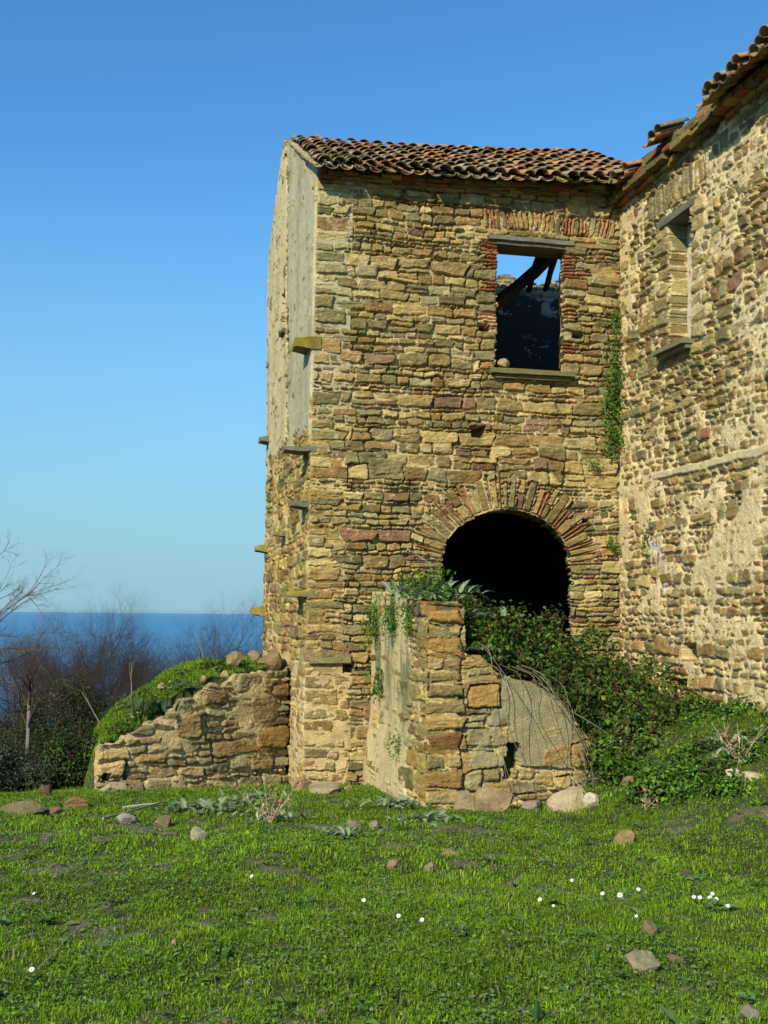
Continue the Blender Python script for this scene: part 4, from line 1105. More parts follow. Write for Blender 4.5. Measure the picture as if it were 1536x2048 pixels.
ROCKS = [
    (990, 1624, 92, 50, 'big angular brown rock beside the foot of the pier, its top edge slanting', (158, 136, 96), 0.9, 0.35),
    (932, 1620, 62, 36, 'rounded grey-brown rock touching the foot of the stone pier', (156, 138, 100), 0.4, 0),
    (1082, 1604, 62, 32, 'flat orange-brown rock half hidden in grass below the dry canes', (150, 118, 74), 0.8, 0),
    (1064, 1622, 46, 20, 'small low grey stone between the slanting rock and the pale pointed rock', (150, 136, 110), 0.5, 0),
    (1140, 1624, 84, 46, 'pale pointed rock in front of the bramble slope', (186, 166, 126), 1.0, 0.1),
    (1188, 1612, 44, 26, 'whitish lump of stone just right of the pale pointed rock', (204, 190, 158), 0.7, 0),
    (1112, 1576, 46, 16, 'whitish flat stone behind the pale pointed rock', (206, 192, 154), 0.7, 0.2),
    (1282, 1592, 66, 26, 'pale layered slab lying at the edge of the green clump', (182, 164, 126), 0.9, 0.15),
    (1262, 1574, 34, 20, 'small brown stone behind the pale layered slab', (150, 122, 84), 0.6, 0),
    (1466, 1556, 34, 18, 'white stone on the right slope under the wing', (212, 200, 170), 0.5, 0),
    (1506, 1562, 44, 18, 'pale broken stones at the right edge of the slope', (196, 178, 140), 0.8, 0),
    (1252, 1690, 46, 28, 'lone brown wedge of stone in open grass at right', (160, 134, 88), 0.9, 0.35),
    (1292, 1946, 74, 34, 'large flat stone in the near grass at lower right', (156, 142, 108), 0.9, 0),
    (1302, 1872, 32, 30, 'dull brown clod between the daisies and the large flat stone', (128, 110, 78), 0.3, 0.3),
    (1352, 1930, 34, 16, 'dull clod of earth right of the large flat stone', (122, 104, 74), 0.3, 0),
    (790, 1738, 32, 18, 'little rounded stone in the middle of the meadow', (150, 128, 94), 0.4, 0),
    (902, 1712, 34, 14, 'little flat stone below the pier in the meadow', (160, 136, 92), 0.6, 0.2),
    (862, 1742, 30, 16, 'greyish pebble right of the little rounded stone', (144, 130, 104), 0.5, 0),
    (248, 1648, 48, 20, 'grey lumpy stone at left, below the free end of the low wall', (158, 154, 138), 0.5, 0),
    (326, 1656, 36, 22, 'brown wedge stone right of the grey lumpy stone', (136, 120, 88), 0.9, 0.4),
    (396, 1680, 32, 26, 'pale split stone in the left meadow', (176, 166, 132), 0.9, 0.2),
    (216, 1586, 62, 18, 'long pale slab at the foot of the low wall’s free end', (186, 166, 122), 0.8, 0.18),
    (534, 1556, 52, 36, 'round brown boulder at the foot of the low wall by the house', (140, 118, 78), 0.3, 0),
    (578, 1548, 48, 30, 'pale rounded boulder at the foot of the house corner', (180, 156, 112), 0.4, 0),
    (604, 1580, 46, 24, 'brown stone behind the long flat slab', (158, 130, 88), 0.6, 0),
    (640, 1588, 84, 20, 'long flat slab lying in grass before the house corner', (164, 148, 108), 0.9, 0.16),
    (652, 1524, 60, 24, 'smooth boulder leaning on the house foot near the pier', (150, 136, 102), 0.3, 0.2),
    (694, 1582, 20, 12, 'small chip of stone right of the long flat slab', (160, 140, 100), 0.6, 0.3),
    (402, 1548, 14, 12, 'small tan stone under the low wall', (170, 140, 90), 0.5, 0),
    (444, 1554, 20, 14, 'small tan stone under the middle of the low wall', (176, 150, 104), 0.5, 0),
    (40, 1630, 110, 26, 'long mossy kerb-like stone at the left edge of the meadow', (124, 114, 76), 1.0, 0.03),
    (146, 1618, 60, 22, 'brown stone between the long mossy stone and the low wall', (140, 110, 70), 0.7, 0),
    (110, 1630, 44, 16, 'low brown stone beside the long mossy stone', (128, 106, 70), 0.6, 0),
    (88, 1592, 36, 28, 'dark block of stone in the shade of the brambles', (104, 84, 54), 0.9, 0),
    (706, 1655, 38, 16, 'tilted grey stone in the meadow left of the pier’s thistle', (140, 128, 98), 0.7, 0.3),
    (748, 1660, 22, 20, 'pointed grey stone beside the thin upright stick', (150, 138, 108), 0.8, 0),
    (346, 1895, 14, 12, 'pinkish pebble in the near left grass', (190, 140, 106), 0.5, 0),
    (110, 1762, 18, 14, 'grey pebble in the left meadow', (140, 128, 104), 0.5, 0),
    (640, 2034, 30, 16, 'dull stone at the bottom edge below the middle', (128, 112, 84), 0.4, 0),
    (1500, 2040, 46, 26, 'grey stone cut by the bottom right corner', (134, 126, 104), 0.6, 0),
]
for k, (px, py, w, h, lab, col, ang, tilt) in enumerate(ROCKS):
    rock(px, py, w, h, lab, col, 300 + k, ang, tilt)
for k, (q, rr2, w, h, lab, col) in enumerate(((0.26, 0.30, 46, 28, 'big lichened boulder on top of the low wall', (146, 130, 86)), (0.10, 0.5, 34, 24, 'pale boulder on the mound against the house wall', (150, 136, 98)), (0.62, 0.45, 16, 14, 'small pinkish stone high on the grass bank', (196, 160, 124)))):
    x, y = RA + R_E * q * R_L - R_M * rr2
    rock(0, 0, w, h, lab, col, 400 + k, 1.0, 0.15, 'rock', (x, y, float(terrain(x, y)) + 0.05), 0.3)
o = rock(0, 0, 26, 22, 'small stone left on the window sill at the left jamb', (168, 150, 104), 430, 0.5, 0, 'rock', (*fromUS(2.72, -0.02)[:2], 5.15), 0.1, group='stones on the building')
# ------------------------------------------------------------------ plants
def leaves(mb, P, Nrm, size, col, width=0.55, fold=0.25, rng=None, droop=0.0):
    """One folded, pointed leaf at each point P, its blade facing about Nrm."""
    n = len(P)
    if n == 0: return
    r = rng
    N = Nrm / (np.linalg.norm(Nrm, axis=1, keepdims=True) + 1e-9)
    t = r.normal(size=(n, 3)); t[:, 2] -= droop
    t -= (t * N).sum(1, keepdims=True) * N; t /= np.linalg.norm(t, axis=1, keepdims=True) + 1e-9
    b = np.cross(N, t)
    L = np.broadcast_to(np.asarray(size, float), (n,))[:, None]
    base = P; mid = P + t * L * 0.5 - N * L * fold * 0.4; tip = P + t * L - N * L * 0.12
    l = P + t * L * 0.42 + b * L * width * 0.5 + N * L * fold * 0.3; r_ = P + t * L * 0.42 - b * L * width * 0.5 + N * L * fold * 0.3
    V = np.stack([base, l, tip, r_, mid], 1).reshape(-1, 3)
    o = np.arange(n)[:, None] * 5
    T = np.concatenate([o + np.array([[0, 4, 1]]), o + np.array([[1, 4, 2]]), o + np.array([[2, 4, 3]]), o + np.array([[3, 4, 0]])])
    mb.add(V, None, T, np.repeat(np.asarray(col), 5, axis=0))

def palette(r, n, cols, var=0.25):
    c = np.array(cols)[r.integers(len(cols), size=n)]
    return c * r.uniform(1 - var, 1 + var, (n, 1))

G_BRAM = [(0.035, 0.080, 0.012), (0.055, 0.110, 0.016), (0.085, 0.145, 0.020), (0.030, 0.055, 0.012), (0.12, 0.165, 0.025), (0.085, 0.050, 0.020)]
G_FRESH = [(0.075, 0.175, 0.014), (0.105, 0.22, 0.018), (0.14, 0.25, 0.025), (0.050, 0.12, 0.014)]
G_THIS = [(0.20, 0.30, 0.13), (0.26, 0.36, 0.17), (0.13, 0.23, 0.08), (0.34, 0.41, 0.24)]
G_DARK = [(0.016, 0.030, 0.010), (0.025, 0.042, 0.014), (0.036, 0.050, 0.016), (0.022, 0.026, 0.012)]

def leafy(name, label, cat, clumps, n, size, cols, seed, width=0.6, group=None, stems=None, fill=0.55, stemcol=(0.10, 0.07, 0.04)):
    """A shrub: leaves spread through and over many ellipsoid clumps (centre, radii), and twigs inside."""
    r = np.random.default_rng(seed); mb = MB()
    root = np.array(clumps[0][0], float)
    vol = np.array([c[1][0] * c[1][1] * c[1][2] for c in clumps]) ** 0.67
    pick = r.choice(len(clumps), size=n, p=vol / vol.sum())
    C = np.array([c[0] for c in clumps], float)[pick]; Rd = np.array([c[1] for c in clumps], float)[pick]
    d = r.normal(size=(n, 3)); d /= np.linalg.norm(d, axis=1, keepdims=True)
    rad = np.where(r.random(n) < fill, r.uniform(0.75, 1.08, n), r.uniform(0.2, 1.0, n))
    # ragged outline: sprigs
    lump = 1 + 0.28 * vnoise(d[:, 0] * 3 + pick * 1.7, d[:, 2] * 3 + d[:, 1] * 2, seed % 50)
    P = C + d * Rd * (rad * lump)[:, None]
    # sprigs: groups of leaves share an offset
    tone = r.uniform(0.55, 1.5, len(clumps))[pick]
    spr = r.normal(size=(max(n // 7, 1), 3)) * Rd.mean() * 0.16
    P = P + spr[r.integers(len(spr), size=n)] * 0.7
    N = d + r.normal(size=(n, 3)) * 0.55; N[:, 2] += 0.45
    g = terrain(P[:, 0], P[:, 1], False)
    keep = P[:, 2] > g - 0.02
    P, N, tone = P[keep], N[keep], tone[keep]
    leaves(mb, P, N, size * r.uniform(0.6, 1.35, len(P)), palette(r, len(P), cols) * tone[:, None], width, 0.3, r, 0.5)
    fo = mb.build('foliage', M_LEAF, None)
    sb_ = MB()
    for c in clumps:
        c0 = np.array(c[0], float)
        for _ in range(stems or 3):
            e = c0 + r.normal(size=3) * np.array(c[1]) * 0.55
            gz = float(terrain(c0[0], c0[1], False))
            s = np.array((c0[0] + r.normal() * 0.05, c0[1] + r.normal() * 0.05, min(gz, c0[2] - 0.05)))
            m = (s + e) / 2 + r.normal(size=3) * 0.08
            sb_.tube([s, m, e], [0.008, 0.006, 0.003], 4, stemcol)
    t = thing(name, root, label, cat, group)
    for o in (fo,):
        o.parent = t; o.matrix_parent_inverse = Matrix.Translation(t.location).inverted()
    sb_.build('stems', M_BARK, t)
    return t

def us(u, t, z): return fromUS(u, -t, z)
# the bramble that fills the corner in front of the arch
r = np.random.default_rng(900); cl = []
for (u, t, z, a, b, c) in ((1.75, 2.1, 1.35, 0.30, 0.35, 0.25), (1.95, 1.2, 1.50, 0.35, 0.4, 0.35), (2.25, 1.5, 1.30, 0.45, 0.5, 0.35), (2.55, 0.9, 1.45, 0.45, 0.5, 0.35), (2.9, 1.3, 1.15, 0.5, 0.5, 0.4), (3.3, 1.0, 1.05, 0.5, 0.5, 0.4), (3.05, 2.0, 0.75, 0.5, 0.5, 0.45), (3.5, 1.8, 0.75, 0.5, 0.5, 0.4), (3.9, 1.5, 0.75, 0.45, 0.5, 0.35), (3.25, 2.7, 0.42, 0.45, 0.45, 0.4), (3.7, 2.6, 0.42, 0.5, 0.45, 0.35), (4.05, 2.5, 0.50, 0.40, 0.45, 0.3), (3.1, 3.1, 0.12, 0.4, 0.3, 0.28), (3.55, 3.2, 0.15, 0.45, 0.3, 0.3), (4.0, 3.1, 0.30, 0.35, 0.35, 0.28), (2.5, 2.2, 0.85, 0.3, 0.25, 0.2), (3.75, 0.6, 1.00, 0.5, 0.4, 0.3), (2.1, 0.6, 1.75, 0.3, 0.3, 0.22), (3.95, 0.85, 0.95, 0.35, 0.4, 0.25)):
    cl.append((us(u, t, z), (a, b, c)))
    for _ in range(3):
        cl.append((us(u + r.normal() * a * 0.7, t + r.normal() * b * 0.7, z + abs(r.normal()) * c * 0.55), (a * 0.38, b * 0.38, c * 0.4)))
bramble = leafy('bramble_bush', 'large dark green bramble thicket sprawling in front of the arched doorway', 'bush', cl, 11500, 0.064, G_BRAM, 901, 0.7)
# leggy shoots that stand up in front of the dark arch
sh = MB(); lf = MB(); r = np.random.default_rng(905)
for k in range(34):
    u0, t0 = r.uniform(1.6, 3.9), r.uniform(0.6, 2.9); z0 = float(1.35 - 0.28 * max(u0 - 2.0, 0) - 0.2 * max(t0 - 1, 0))
    p = us(u0, t0, z0); d = np.array((r.normal() * 0.3, r.normal() * 0.25, 1.0)); pts = [p]
    for j in range(6):
        d = d + np.array((r.normal() * 0.12, r.normal() * 0.1, -0.16)); p = p + d * r.uniform(0.06, 0.11); pts.append(p)
    sh.tube(pts, np.linspace(0.005, 0.002, 7), 4, (0.10, 0.055, 0.03))
    q = np.repeat(np.array(pts), 5, axis=0) + r.normal(size=(35, 3)) * 0.035
    leaves(lf, q, r.normal(size=(35, 3)) + np.array((-0.3, -0.7, 0.5)), 0.05 * r.uniform(0.6, 1.3, 35), palette(r, 35, G_BRAM), 0.7, 0.3, r, 0.3)
lf.build('leafy_shoots', M_LEAF, bramble); sh.build('shoots', M_BARK, bramble)
# dry canes hanging over the parapet
dc = MB(); r = np.random.default_rng(907)
for k in range(15):
    u0 = PW0 + r.uniform(0.6, 1.75); z0 = parapet_top(u0 - PW0) + r.uniform(0.0, 0.15)
    p0 = us(u0, PAR_T - 0.25, z0 + 0.05); pm = us(u0 + r.uniform(-0.05, 0.25), PAR_T + r.uniform(0.12, 0.3), z0 - 0.05)
    zz = r.uniform(-0.35, 0.4) if k > 5 else -0.35
    p1 = us(u0 + r.uniform(0.0, 0.5), PAR_T + r.uniform(0.15, 0.4), (z0 + zz) / 2); p2 = us(u0 + r.uniform(0.05, 0.6), PAR_T + r.uniform(0.2, 0.45), zz)
    cp = smooth_path([p0, pm, p1 + r.normal(size=3) * 0.05, p2]); dc.tube(cp, np.linspace(0.0055, 0.0025, len(cp)), 4, np.array((0.24, 0.20, 0.13)) * r.uniform(0.3, 1.2))
for k in range(90):
    u0 = PW0 + r.uniform(0.45, 2.6); t0 = PAR_T + r.uniform(0.08, 0.5); x, y = us(u0, t0, 0)[:2]; g = float(terrain(x, y))
    p = np.array((x, y, g)); d = np.array((r.normal() * 0.6, r.normal() * 0.4, r.uniform(0.15, 0.9)))
    L = r.uniform(0.15, 0.45)
    dc.tube([p, p + d * L * 0.5, p + d * L + np.array((0, 0, -0.08))], [0.004, 0.0035, 0.002], 3, np.array((0.26, 0.21, 0.13)) * r.uniform(0.35, 1.3))
o = dc.build('dry_canes', M_BARK, None); tag(o, 'tangle of dead pale canes hanging over the parapet and heaped at its foot', 'dead canes')

def thistle(p, R_, n, label, seed, cols=G_THIS, group='grey-green thistle plants', rise=0.6):
    """Rosette of long arching leaves cut into spiny lobes."""
    r = np.random.default_rng(seed); mb = MB()
    p0_ = np.asarray(p, float); n = int(n * 4.2)
    for k in range(n):
        p = p0_ + np.array((r.normal() * 0.62, r.normal() * 0.45, 0)) * R_ * (k % 4 > 0)
        if k % 4: p[2] += float(terrain(p[0], p[1], False) - terrain(p0_[0], p0_[1], False)) if p0_[2] < 1.1 and p0_[1] < 14.2 else 0
        th = k * 2.399 + r.uniform(-0.3, 0.3); L = R_ * r.uniform(0.25, 0.62); el = r.uniform(0.35, 1.25) * max(rise, 0.8)
        d = np.array((math.cos(th) * math.cos(el), math.sin(th) * math.cos(el), math.sin(el)))
        m = 11; pts = []; q = p + np.array((0, 0, 0.02)); v = d.copy()
        for j in range(m):
            pts.append(q); q = q + v * L / m; v = v + np.array((0, 0, -0.10)); v /= np.linalg.norm(v)
        pts = np.array(pts); tg = np.gradient(pts, axis=0); tg /= np.linalg.norm(tg, axis=1, keepdims=True)
        sd = np.cross(tg, np.array((0, 0, 1.0))); sd /= np.linalg.norm(sd, axis=1, keepdims=True) + 1e-9; up = np.cross(sd, tg)
        c = np.array(cols[r.integers(len(cols))]) * r.uniform(0.75, 1.2)
        w = L * 0.20 * np.sin(np.linspace(0.25, 1.0, m) * math.pi * 0.93)
        V = []; T = []; o = 0
        for j in range(1, m):
            for sg in (-1, 1):
                a = pts[j - 1]; b = pts[j]; tip = pts[j] + sg * sd[j] * w[j] * r.uniform(0.7, 1.2) + tg[j] * w[j] * 0.55 + up[j] * w[j] * r.uniform(0.0, 0.35)
                md = (a + b) / 2 + sg * sd[j] * w[j] * 0.55 + tg[j] * 0.1 * w[j] + up[j] * w[j] * 0.15
                V += [a, b, tip, md]; T += [(o, o + 3, o + 1), (o + 1, o + 3, o + 2)]; o += 4
        mb.add(V, None, T, c)
    o = mb.build('thistle', M_LEAF, None)
    o.name = 'thistle'
    return tag(o, label, 'thistle', group)
TH = [
    (308, 1562, 0.34, 22, 'tall dark thistle against the foot of the low ruined wall', 1.5, [(0.05, 0.085, 0.04), (0.07, 0.11, 0.055)]),
    (372, 1566, 0.24, 12, 'low thistle rosette right of the tall dark thistle', 0.6, None),
    (520, 1598, 0.26, 16, 'thistle in front of the boulders by the low wall', 0.6, None),
    (405, 1625, 0.34, 24, 'broad thistle patch in the left meadow below the low wall', 0.7, None),
    (470, 1610, 0.26, 16, 'thistle between the broad left patch and the boulders', 0.6, None),
    (560, 1640, 0.28, 18, 'silvery thistle beside the dry brown weed', 0.7, None),
    (690, 1545, 0.36, 24, 'large thistle in the shade between house foot and pier', 1.0, [(0.07, 0.12, 0.06), (0.10, 0.16, 0.08)]),
    (650, 1555, 0.22, 14, 'small thistle left of the large shaded one', 0.8, None),
    (728, 1535, 0.28, 18, 'bushy thistle pressed against the pier’s left face', 1.2, [(0.06, 0.12, 0.04), (0.09, 0.15, 0.05)]),
    (680, 1672, 0.26, 16, 'pale thistle rosette in the meadow below the pier', 0.5, None),
    (850, 1645, 0.34, 22, 'wide flat thistle rosette before the foot of the pier', 0.4, None),
    (795, 1612, 0.30, 18, 'thistle growing at the left foot of the pier', 0.8, None),
    (1178, 1566, 0.22, 14, 'pale thistle beyond the pale pointed rock', 0.9, None),
    (1490, 1500, 0.34, 24, 'thistle clump on the right slope beneath the wing', 0.8, None),
    (1425, 1490, 0.24, 16, 'thistle just right of the bramble on the slope', 0.8, None),
]
for k, (px, py, R_, n, lab, rise, cc) in enumerate(TH):
    thistle(ground_at(px, py), R_, n, lab, 500 + k, cc or G_THIS, rise=rise)
for k, (u, t, z, R_, n, lab, rise) in enumerate((
        (1.08, 2.35, 1.85, 0.36, 24, 'thistle drooping from the left edge of the pier top', 0.5),
        (1.20, 1.75, 1.93, 0.44, 34, 'largest thistle on top of the parapet, against the dark arch', 0.9),
        (1.55, 1.95, 1.66, 0.40, 24, 'thistle hanging right of the pier top over the bramble', 0.7),
        (1.38, 2.62, 1.28, 0.28, 20, 'thistle on the step behind the pier', 0.7),
        (1.62, 2.55, 1.16, 0.26, 18, 'thistle on the parapet crest right of the pier', 0.7))):
    thistle(us(u, t, z), R_, n, lab, 540 + k, rise=rise)

# plants that grow on the walls
def wallplant(name, label, pts, n, size, cols, seed, spread=0.06, group='plants rooted in the walls', cat='creeper', width=0.5):
    r = np.random.default_rng(seed); mb = MB(); pts = np.asarray(pts, float)
    k = r.integers(len(pts) - 1, size=n); f = r.random(n)[:, None]
    P = pts[k] * (1 - f) + pts[k + 1] * f
    cl_ = r.normal(size=(n // 9 + 1, 3)) * spread
    P = P + cl_[r.integers(len(cl_), size=n)] + r.normal(size=(n, 3)) * spread * 0.45
    N = r.normal(size=(n, 3)) * 0.7 + np.array((-0.4, -0.9, 0.4))
    leaves(mb, P, N, size * r.uniform(0.6, 1.4, n), palette(r, n, cols, 0.3), width, 0.3, r, 0.4)
    mb.tube(pts, 0.006, 4, (0.10, 0.08, 0.04))
    o = mb.build(name, M_LEAF, None); o.name = name
    return tag(o, label, cat, group)
ic = lambda z, du=0.0, t=0.09: us(TOW_W - 0.09 - du, t, z)
wallplant('creeper', 'long leafy creeper down the inner corner, from the window sill to the arch level', [ic(5.25, 0.02), ic(5.0, 0.05), ic(4.75, 0.10), ic(4.5, 0.07), ic(4.25, 0.05), ic(4.0, 0.06)], 760, 0.055, G_FRESH, 601, 0.085)
wallplant('creeper', 'sparse sprig high in the inner corner beside the window', [ic(6.15), ic(5.85, 0.02), ic(5.55, 0.02), ic(5.35, 0.04)], 320, 0.042, G_FRESH, 602, 0.05)
wallplant('creeper', 'small green tuft on the front wall left of the inner corner', [ic(3.88, 0.42), ic(3.80, 0.36), ic(3.78, 0.28)], 130, 0.035, G_FRESH, 603, 0.055)
wallplant('creeper', 'leafy tuft in the inner corner at the height of the arch spring', [ic(2.72, 0.12), ic(2.66, 0.05), ic(2.65, 0.02)], 150, 0.04, G_FRESH, 604, 0.06)
wallplant('creeper', 'little plant growing out of the wing wall by itself', [fromUS(TOW_W - 0.06, -0.98, 2.86), fromUS(TOW_W - 0.10, -1.0, 2.78), fromUS(TOW_W - 0.08, -1.0, 2.66)], 120, 0.035, [(0.05, 0.075, 0.02), (0.07, 0.10, 0.03)], 605, 0.055)
pl = lambda t, z, o=0.05: us(PW0 - o, t, z)
wallplant('fern', 'green fern tuft hanging from the top of the parapet next to the house wall', [pl(0.35, 1.80), pl(0.4, 1.6, 0.08), pl(0.42, 1.4, 0.08)], 560, 0.042, G_FRESH, 606, 0.07, cat='fern')
wallplant('fern', 'mossy fern tuft on the parapet top left of the thistles', [pl(1.3, 1.85), pl(1.4, 1.68, 0.08), pl(1.45, 1.52, 0.08)], 600, 0.035, G_FRESH, 607, 0.07, cat='fern')
wallplant('fern', 'hanging sprigs under the thistle on the pier edge', [pl(2.1, 1.82), pl(2.2, 1.65, 0.06), pl(2.2, 1.45, 0.05)], 420, 0.035, G_FRESH, 608, 0.06, cat='fern')
wallplant('fern', 'narrow strap-leaved plant on the weathered left face of the pier', [pl(0.75, 0.98), pl(0.78, 0.8, 0.05), pl(0.78, 0.66, 0.05)], 60, 0.09, G_FRESH, 609, 0.035, cat='fern', width=0.25)
wallplant('fern', 'small round tuft low on the left face of the pier', [pl(1.75, 0.26), pl(1.78, 0.16, 0.06), pl(1.78, 0.02, 0.05)], 150, 0.035, G_FRESH, 610, 0.05, cat='fern')
# grass and weeds on the top of the parapet
pt = MB(); r = np.random.default_rng(611)
n = 2600
P = np.array([us(r.uniform(PW0 + 0.02, PW0 + 0.85), r.uniform(0.5, 2.72), 0) for _ in range(n)])
du = (P[:, 0] - B0[0]) * UX[0] + (P[:, 1] - B0[1]) * UX[1] - PW0
P[:, 2] = np.where(du < 0.4, 1.82, 1.35) + (r.random(n) ** 2 * 0.42 - 0.05) * np.where(du < 0.4, 1, 0.7)
leaves(pt, P, r.normal(size=(n, 3)) + np.array((-0.3, -0.8, 0.5)), 0.07 * r.uniform(0.5, 1.4, n), palette(r, n, G_FRESH + G_BRAM, 0.3), 0.4, 0.3, r, -0.4)
tag(pt.build('weeds', M_LEAF, None), 'green weeds and grass growing on the parapet top', kind='stuff')
# a bare sapling in front of the arch
def branch(mb, p, d, L, rad, depth, r, col, spread=0.5, up=0.05, sides=4, ends=None, kids=(2, 4), wob=0.1, taper=0.55, short=1.0):
    n = 5 if depth > 0 else 4; pts = [np.array(p, float)]; v = np.array(d, float)
    for j in range(n):
        v = v + r.normal(size=3) * wob + np.array((0, 0, up)); v /= np.linalg.norm(v); pts.append(pts[-1] + v * L / n)
    rr = np.linspace(rad, rad * taper, n + 1)
    mb.tube(pts, rr, sides if rad > 0.006 else 3, np.asarray(col) * r.uniform(0.8, 1.2), cap=False)
    if depth <= 0: 
        if ends is not None: ends.append(pts[-1])
        return
    for _ in range(r.integers(*kids) + 1):
        k = r.integers(2, n + 1); t = pts[k] - pts[k - 1]; t /= np.linalg.norm(t)
        q = t + r.normal(size=3) * spread; q /= np.linalg.norm(q)
        branch(mb, pts[k], q, L * short * r.uniform(0.5, 0.8), rr[k] * r.uniform(0.5, 0.8), depth - 1, r, col, spread, up, sides, ends, kids, wob, taper, short)
mb = MB(); r = np.random.default_rng(615)
branch(mb, us(1.35, 1.5, 1.8), (0.05, 0, 1), 0.55, 0.007, 2, r, (0.34, 0.31, 0.25), 0.45, 0.05, kids=(1, 3))
tag(mb.build('bare_sapling', M_BARK, None), 'thin pale bare sapling rising in front of the dark arch', 'sapling')

# ------------------------------------------------------------------ trees and shrubs beyond the brow
def at_ground(px, depth):
    d = pixel_ray(px, 1230); p = np.array((0, 0, CAM_Z)) + d * (depth / d[1]); p[2] = float(terrain(p[0], p[1], False)); return p
def tree(name, label, cat, px, depth, height, seed, col=(0.20, 0.165, 0.13), lean_=(0, 0), spread=0.45, lv=4, rad=0.05, trunk_frac=0.35, group=None, kids=(3, 5), crown_col=None):
    r = np.random.default_rng(seed); p = at_ground(px, depth); p[2] -= 0.1
    t = thing(name, p, label, cat, group)
    tm, cm = MB(), MB()
    v = np.array((lean_[0], lean_[1], 1.0)); v /= np.linalg.norm(v); q = p.copy(); pts = [q]; n = 7; H = height * trunk_frac
    for j in range(n):
        v = v + r.normal(size=3) * 0.08; v /= np.linalg.norm(v); q = q + v * H / n; pts.append(q)
    tm.tube(pts, np.linspace(rad, rad * 0.65, n + 1), 7, np.asarray(col) * 1.15)
    for k in range(r.integers(3, 5)):
        j = r.integers(n - 3, n + 1); d = v + r.normal(size=3) * spread; d[2] = abs(d[2]) + 0.25; d /= np.linalg.norm(d)
        branch(cm, pts[j], d, height * (1 - trunk_frac) * r.uniform(0.42, 0.6), rad * 0.55, lv, r, crown_col or col, spread, 0.06, 4, None, kids, 0.10, 0.5)
    tm.build('trunk', M_BARK, t); cm.build('crown', M_BARK, t)
    return t
GB = 'bare trees and shrubs beyond the brow'
r = np.random.default_rng(700); dp = 17.0
pr = at_ground(-120, dp); pr[2] -= 0.1
t = thing('bare_tree', pr, 'pale bare-branched tree at the left edge, its twigs spread over the sky and sea', 'tree', GB)
tm, cm = MB(), MB(); top_ = at(-95, 1290, dp)
pts = [pr + (top_ - pr) * k + r.normal(size=3) * 0.03 for k in np.linspace(0, 1, 8)]
PALE = (0.15, 0.122, 0.105)
tm.tube(pts, np.linspace(0.085, 0.055, 8), 7, PALE)
for (x0, y0, x1, y1, rr0) in ((-100, 1330, 85, 1175, 0.024), (-95, 1290, 30, 1100, 0.024), (-95, 1300, 75, 1215, 0.018), (-105, 1370, 65, 1290, 0.022), (-110, 1400, 40, 1330, 0.018), (-95, 1290, -60, 1080, 0.024), (-95, 1310, 10, 1160, 0.016), (-100, 1340, 80, 1250, 0.018), (-100, 1330, -200, 1150, 0.022)):
    a0 = at(x0, y0, dp); a1 = at(x1, y1, dp + r.uniform(-0.6, 0.6)); d = a1 - a0; L = np.linalg.norm(d)
    branch(cm, a0, d / L + np.array((0, 0, -0.12)), L * 0.90, rr0, 3, r, PALE, 0.55, 0.05, 4, None, (5, 8), 0.13, 0.4, 0.62)
tm.build('trunk', M_BARK, t); cm.build('crown', M_BARK, t)
tree('bare_tree', 'slim bare tree with a pale kinked trunk in front of the dark evergreens', 'tree', 62, 15.9, 3.3, 701, (0.20, 0.175, 0.145), (0.03, 0), 0.55, 4, 0.036, 0.68, GB, (3, 5), (0.07, 0.055, 0.05))
for k, (px, dep, h, lab) in enumerate((
        (15, 23, 2.9, 'bare purplish shrub behind the slim tree at far left'), (110, 24, 2.9, 'bare dark tree with wiry twigs over the sea, right of the slim tree'),
        (165, 23, 2.5, 'bare dense shrub behind the evergreens, left of the mound'), (212, 25, 3.1, 'bare twiggy shrub rising just left of the mound'),
        (255, 24, 3.0, 'bare tree whose fan of twigs stands over the mound’s left shoulder'), (300, 26, 3.2, 'low bare shrub showing above the mound'),
        (55, 26, 3.3, 'bare shrub in the second row behind the slim tree'), (140, 27, 3.4, 'bare shrub farther down, between the dark tree and the dense shrub'), (190, 28, 3.6, 'bare shrub farthest down the slope left of the mound'),
        (-35, 22, 2.6, 'bare bush in the far left gap under the pale tree'), (235, 22, 2.3, 'small bare shrub close behind the mound’s left shoulder'), (500, 23, 3.2, 'bare reddish shrub next to the house’s left wall'), (455, 25, 3.0, 'bare shrub on the mound top left of the reddish one'), (400, 26, 3.0, 'bare shrub behind the crest of the mound, midway along the sea'), (350, 25, 2.8, 'bare shrub showing over the mound between the fan-shaped tree and the crest'))):
    tree('bare_shrub', lab, 'shrub', px, dep, h * (0.90 if px < 400 else 1.2), 710 + k, (0.055, 0.042, 0.036), (0, 0), 0.55, 5, 0.05, 0.18, GB, (4, 6))
def bush(px, dep, w, h, n, cols, label, seed, size=0.07, name='evergreen_bush', cat='bush', group='dark bushes beyond the brow', zoff=0.0, width=0.45):
    r = np.random.default_rng(seed); p = at_ground(px, dep); cl_ = [((p[0], p[1], p[2] + h * 0.45 + zoff), (w * 0.55, w * 0.5, h * 0.5))]
    for _ in range(9):
        cl_.append(((p[0] + r.normal() * w * 0.42, p[1] + r.normal() * w * 0.3, p[2] + zoff + h * r.uniform(0.25, 0.95)), (w * r.uniform(0.18, 0.34), w * r.uniform(0.18, 0.34), h * r.uniform(0.12, 0.26))))
    return leafy(name, label, cat, cl_, n, size, cols, seed, width, group)
G_EV = [(0.045, 0.055, 0.012), (0.065, 0.070, 0.016), (0.095, 0.090, 0.020), (0.050, 0.045, 0.016)]
bush(118, 18.3, 1.6, 2.5, 12000, G_EV, 'dark evergreen bush behind the slim bare tree, left of the mound', 740)
bush(10, 18.4, 1.7, 2.7, 12000, G_EV, 'brownish evergreen bush at the left edge under the pale tree', 741)
